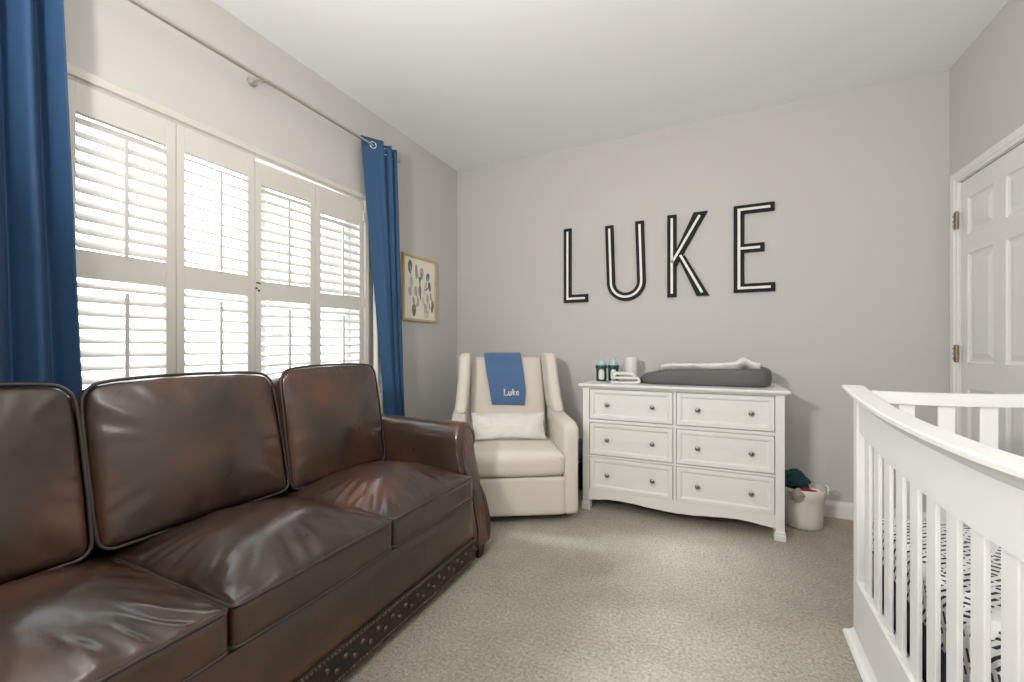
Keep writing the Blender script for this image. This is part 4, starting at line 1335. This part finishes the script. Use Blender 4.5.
# changing pad: foam trough, low lip on the left and a high rounded end on the right
pad = thing('changing_pad', 'dark grey foam baby changing pad on top of the dresser', 'changing pad', (2.10, -0.275, TZ))
bm = B()
PX0, PX1, PYH = -0.400, 0.385, 0.185
def half_w(s):   # peanut plan
    return PYH * (0.90 + 0.10 * cos(2 * pi * (s - 0.08)) )
def rim(s): return smooth_tab([(0, 0.045), (0.06, 0.066), (0.25, 0.100), (0.5, 0.104), (0.8, 0.112), (1, 0.118)], s)
ns, nr = 72, 9
def plan(a):
    # superellipse
    c, s = cos(a), sin(a)
    e = 2 / 3.6
    x = abs(c) ** e * (1 if c >= 0 else -1); y = abs(s) ** e * (1 if s >= 0 else -1)
    return x, y
rows = [(0.93, 'b', 0.0), (0.985, 'b', 0.10), (1.0, 'r', 0.35), (1.0, 'r', 0.62), (0.985, 'r', 0.86), (0.95, 'r', 0.97), (0.91, 'r', 1.0), (0.86, 'r', 0.96), (0.78, 'f', 0.75), (0.60, 'f', 0.48), (0.3, 'f', 0.40), (0.0, 'f', 0.38)]
rv = []
for k, (rad, typ, hh_) in enumerate(rows):
    ringv = []
    for i in range(ns):
        ax, ay = plan(2 * pi * i / ns)
        s = (ax * rad + 1) / 2
        x = (PX0 + PX1) / 2 + ax * rad * (PX1 - PX0) / 2
        y = ay * rad * half_w(s)
        ringv.append(bm.verts.new((x, y, 0.0005 + rim(s) * hh_)))
    rv.append(ringv)
for A, C_ in zip(rv[:-1], rv[1:]):
    for i in range(ns): bm.faces.new((A[i], A[(i + 1) % ns], C_[(i + 1) % ns], C_[i]))
bm.faces.new(rv[0][::-1])
bmesh.ops.remove_doubles(bm, verts=bm.verts[:], dist=1e-5)
obj('pad_body', bm, PADGREY, pad, local=True, smooth=True)
# rumpled white towel on the pad
tow = thing('towel', 'rumpled white towel lying on the grey changing pad', 'towel', (2.13, -0.27, TZ + 0.055))
bm = B()
NX, NY = 60, 30
def tw(i, j, off):
    u, v = i / (NX - 1), j / (NY - 1)
    x = -0.285 + 0.57 * u; y = -0.135 + 0.27 * v
    s = (x + 0.03 - PX0) / (PX1 - PX0)
    base = rim(s) * (0.42 + 0.60 * min(1, (abs(2 * v - 1)) ** 3.0)) - 0.045
    z = base + 0.012 + 0.014 * noise.noise(Vector((u * 5, v * 4, 2))) + 0.008 * noise.noise(Vector((u * 13, v * 9, 4)))
    fold = 0.034 * math.exp(-((v - 0.40 - 0.10 * u) / 0.10) ** 2) * (0.6 + 0.5 * u) + 0.03 * math.exp(-((u - 0.86) / 0.06) ** 2)
    y += -0.02 * u
    return Vector((x, y, max(base + 0.012, z) + fold + off))
f1 = grid(bm, NX, NY, lambda i, j: tw(i, j, 0.012)); f2 = grid(bm, NX, NY, lambda i, j: tw(i, j, 0.0))
for i in range(NX - 1):
    for j in (0, NY - 1): bm.faces.new((f1[i][j], f1[i + 1][j], f2[i + 1][j], f2[i][j]))
for j in range(NY - 1):
    for i in (0, NX - 1): bm.faces.new((f1[i][j], f2[i][j], f2[i][j + 1], f1[i][j + 1]))
obj('towel_body', bm, TOWEL, tow, local=True, smooth=True)

# ------------------------------------------------------------------ laundry basket and clothes
bas = thing('laundry_basket', 'white cotton basket of clothes on the carpet beside the dresser', 'basket', (2.655, -0.225, 0))
bm = B()
lathe(bm, [(0, 0.001), (0.105, 0.001), (0.112, 0.008), (0.116, 0.06), (0.121, 0.13), (0.124, 0.185), (0.127, 0.19), (0.128, 0.236), (0.124, 0.240), (0.119, 0.236), (0.116, 0.19), (0.112, 0.06), (0.10, 0.010), (0, 0.010)], 40, sx=0.93, sy=0.93)
obj('basket_body', bm, ROPE, bas, local=True, smooth=True, auto=60)
for a in (0.15, pi - 1.2):
    bm = B()
    c = Vector((0.117 * cos(a), 0.117 * sin(a), 0.205)); tg = Vector((-sin(a), cos(a), 0)); od = Vector((cos(a), sin(a), 0))
    tube(bm, [c + tg * 0.035 * cos(t) + Vector((0, 0, 0.045 * sin(t))) + od * (0.004 + 0.010 * sin(t)) for t in [pi * k / 12 for k in range(13)]], 0.006, 8)
    obj('handle', bm, ROPE, bas, local=True, smooth=True)
def crumple(name, label, cat, loc, r, m, seed, sx=1, sy=1, sz=0.7, group=None, amp=0.35, rz=0):
    bm = B()
    bmesh.ops.create_icosphere(bm, subdivisions=4, radius=1)
    for v in bm.verts:
        p = v.co.copy()
        d = 1 + amp * (abs(noise.noise(p * 1.5 + Vector((seed, 0, 0)))) * 1.8 - 0.4) + 0.10 * noise.noise(p * 3.2 + Vector((0, seed, 0)))
        v.co = Vector((p.x * sx, p.y * sy, p.z * sz)) * d * r
    o = obj(name, bm, m, None, smooth=True)
    o.location = loc; o.rotation_euler = (0, 0, rz)
    tag(o, label, cat, group)
    return o
crumple('crumpled_garment', 'dark teal garment heaped on top of the white basket', 'clothing', (2.608, -0.225, 0.272), 0.076, TEAL, 3.3, 1.12, 0.95, 0.75, 'clothes in the basket')
crumple('crumpled_garment', 'red garment bunched at the front of the white basket', 'clothing', (2.668, -0.296, 0.224), 0.036, RED, 5.1, 1.25, 0.8, 0.6, 'clothes in the basket')
crumple('crumpled_garment', 'white garment at the right side inside the basket', 'clothing', (2.712, -0.225, 0.205), 0.042, TOWEL, 7.7, 1.0, 1.2, 0.6, 'clothes in the basket')
crumple('crumpled_garment', 'grey garment hanging over the front basket rim', 'clothing', (2.612, -0.338, 0.212), 0.036, GREYC, 9.2, 1.1, 0.55, 0.95, 'clothes in the basket')
# dark bag and slate cloth in the gap between glider and dresser
bag = crumple('crumpled_bag', 'dark navy cloth bag in the narrow gap left of the dresser', 'bag', (1.245, -0.16, 0.10), 0.10, NAVY, 2.2, 0.75, 1.0, 1.0, amp=0.15)
crumple('crumpled_garment', 'slate blue garment on the dark bag left of the dresser', 'clothing', (1.245, -0.16, 0.305), 0.08, SLATE, 4.8, 0.85, 1.0, 1.0, amp=0.25)

# ------------------------------------------------------------------ crib (local: origin at the far front corner, +X across to the wall, -Y toward the camera)
CR = (2.627, -1.367, 0.0)
CRZ = -0.04
crib = thing('crib', 'white wooden crib with flat slats along the right side of the room', 'crib', CR, CRZ)
def cput(name, bm, m=None, parent=None, **k): return obj(name, bm, m or CRIBW, parent or crib, local=True, **k)
CL, CWD = 1.39, 0.72
def zcap(yl):      # top line of the long side, yl = distance from the far end
    t = (yl / CL) * 2 - 1
    return 0.905 + 0.047 * abs(t) ** 2.4
def zend(xl):
    return 0.937 + 0.10 * (xl - 0.16) ** 2
PW = 0.047
SLT, SLW, PIT = 0.010, 0.052, 0.1055
APR = 0.142       # depth of the solid band under the cap
def zapr(yl): return zcap(yl) - APR - 0.012 - 0.01 * (1 - abs((yl / CL) * 2 - 1))

def long_side(xf, xo):
    """xf: room-side x of the panel, xo: outward direction (-1 / +1)"""
    # slab extends inward by 0.03
    inn = -xo
    xs = sorted((xf, xf + inn * 0.032))
    ys_ = [-CL * k / 48 for k in range(49)]
    # solid band
    bm = B()
    poly = [(y, zcap(-y) - 0.024) for y in ys_] + [(y, zapr(-y)) for y in reversed(ys_[2:-2])]
    poly = [(y, z) for y, z in poly if -CL + PW - 0.002 <= y <= -PW + 0.002]
    A = prism(bm, poly, 'x', xs[0] + 0.005, xs[1] - 0.005)
    cput('side_band', bm)
    # posts
    for y0, y1 in ((-PW, 0), (-CL, -CL + PW)):
        bm = B()
        zt = zcap(PW / 2) - 0.026
        box(bm, xs[0], xs[0] + 0.05 if xo < 0 else xs[1], y0, y1, 0.239, zt, 0.002) if xo < 0 else box(bm, xs[1] - 0.05, xs[1], y0, y1, 0.239, zt, 0.002)
        cput('post', bm)
    # cap rail with moulded edge
    bm = B()
    outp = [(-0.030, -0.004), (-0.030, -0.014), (-0.024, -0.020), (-0.016, -0.024), (-0.010, -0.034), (-0.004, -0.040), (0.036, -0.040), (0.036, -0.006), (0.032, 0.0), (-0.026, 0.0)]
    yy_ = [0.030 - (CL + 0.060) * k / 60 for k in range(61)]
    rings = []
    for y in yy_:
        yl = min(max(-y, 0), CL)
        rings.append([bm.verts.new((xf - xo * a if xo > 0 else xf + a, y, zcap(yl) + b)) for a, b in outp])
    for A_, C_ in zip(rings[:-1], rings[1:]):
        for k in range(len(outp)): bm.faces.new((A_[k], A_[(k + 1) % len(outp)], C_[(k + 1) % len(outp)], C_[k]))
    bm.faces.new(rings[0][::-1]); bm.faces.new(rings[-1])
    cput('top_rail', bm, smooth=True, auto=35)
    # plinth: solid lower band with flared foot moulding
    bm = B()
    prof = [(-0.026, 0.0), (-0.028, 0.010), (-0.022, 0.020), (-0.012, 0.026), (-0.006, 0.034), (0.0, 0.044), (0.0, 0.236), (0.004, 0.240), (0.030, 0.240), (0.030, 0.0)]
    if xo > 0: pp = [(xf - a * 1.0, z) for a, z in prof]
    else: pp = [(xf + a, z) for a, z in prof]
    # wrap the moulding round the two ends: flare in y equals flare in x
    rings = []
    for ye, sg in ((0.0, 1), (-CL, -1)):
        rings.append([bm.verts.new((x, ye + sg * max(0.0, -a) * 0.98, z)) for (x, z), (a, _) in zip(pp, prof)])
    n_ = len(pp)
    for k in range(n_): bm.faces.new((rings[0][k], rings[0][(k + 1) % n_], rings[1][(k + 1) % n_], rings[1][k]))
    bm.faces.new(rings[0][::-1]); bm.faces.new(rings[1])
    cput('bottom_rail', bm)
    # recessed seam line board on the plinth
    # slats
    n = int((CL - 2 * PW) / PIT)
    y = -PW - 0.055
    while y - SLW > -CL + PW:
        bm = B()
        xm = (xs[0] + xs[1]) / 2 if xo > 0 else xs[0] + 0.0155
        zt = zapr(-(y - SLW / 2)) + 0.02
        box(bm, xm - SLT / 2, xm + SLT / 2, y - SLW, y, 0.236, zt, 0.002)
        cput('slat', bm)
        y -= PIT
long_side(0.0, -1)
long_side(CWD, 1)
def end_side(yf, yo):
    ys_ = sorted((yf, yf - yo * 0.030))
    bm = B()
    xs = [0.045 + (CWD - 0.09) * k / 30 for k in range(31)]
    poly = [(x, zend(x)) for x in xs] + [(x, zend(x) - 0.042) for x in reversed(xs)]
    prism(bm, poly, 'y', ys_[0], ys_[1])
    cput('end_rail', bm)
    bm = B(); box(bm, 0.045, CWD - 0.045, ys_[0], ys_[1], 0.05, 0.20, 0.003); cput('end_bottom_rail', bm)
    # stile with the mattress adjusting holes
    bm = B()
    box(bm, 0.032, 0.082, ys_[0] + 0.002, ys_[1] - 0.002, 0.20, zend(0.08) - 0.04, 0.002)
    st = cput('end_stile', bm)
    if yo > 0:
        bm = B()
        for z in (0.285, 0.355, 0.425):
            bm = B(); lathe(bm, [(0, 0.0015), (0.005, 0.0015), (0.005, 0)], 10, Matrix.Translation((0.06, ys_[0] + 0.002, z)) @ Matrix.Rotation(radians(90), 4, 'X'))
            tag(cput('adjusting_hole', bm, BLACK_BASE, st), 'dark adjusting hole')
        bm = B()
        tube(bm, [Vector((0.058 + 0.013 * cos(t), ys_[0] - 0.003, 0.495 + 0.016 * sin(t))) for t in [2 * pi * k / 16 for k in range(16)]], 0.0035, 6, closed=True)
        tag(cput('bracket', bm, BLACK_BASE, st), 'black metal support bracket')
    x = 0.124
    while x + 0.043 < CWD - 0.04:
        bm = B()
        ym = (ys_[0] + ys_[1]) / 2
        box(bm, x, x + 0.043, ym - 0.006, ym + 0.006, 0.19, zend(x + 0.02) - 0.036, 0.002)
        cput('slat', bm)
        x += 0.1035
end_side(-0.008, 1)
end_side(-CL + 0.008 + 0.0, -1)
# mattress with printed sheet, navy skirt below
mat_o = thing('crib_mattress', 'crib mattress in a white sheet printed with navy strokes', 'mattress', CR, CRZ)
bm = B()
vs_ = puff(bm, 16, 24, 8, 0.318, (CL - 0.085) / 2, 0.070, 0.018)
xform(bm, vs_, Matrix.Translation((0.037 + 0.318, -CL / 2, 0.432)))
obj('mattress_body', bm, SHEET, mat_o, local=True, smooth=True, auto=60)
sk = thing('crib_skirt', 'plain navy cloth skirt hanging below the crib mattress', 'crib skirt', CR, CRZ)
bm = B()
def skp(i, j, o_):
    y = -0.045 - (CL - 0.09) * i / 120
    return Vector((0.050 + o_ + 0.004 * sin(i * 0.9) * (j / 9), y, 0.358 - 0.345 * j / 9))
f1 = grid(bm, 121, 10, lambda i, j: skp(i, j, 0)); f2 = grid(bm, 121, 10, lambda i, j: skp(i, j, 0.004))
for i in range(120):
    for j in (0, 9): bm.faces.new((f1[i][j], f1[i + 1][j], f2[i + 1][j], f2[i][j]))
for j in range(9):
    for i in (0, 120): bm.faces.new((f1[i][j], f2[i][j], f2[i][j + 1], f1[i][j + 1]))
obj('skirt_front', bm, NAVY, sk, local=True, smooth=True)
bm = B(); box(bm, 0.045, 0.67, -CL + 0.045, -0.045, 0.350, 0.361, 0.002)
obj('skirt_deck', bm, NAVY, sk, local=True)
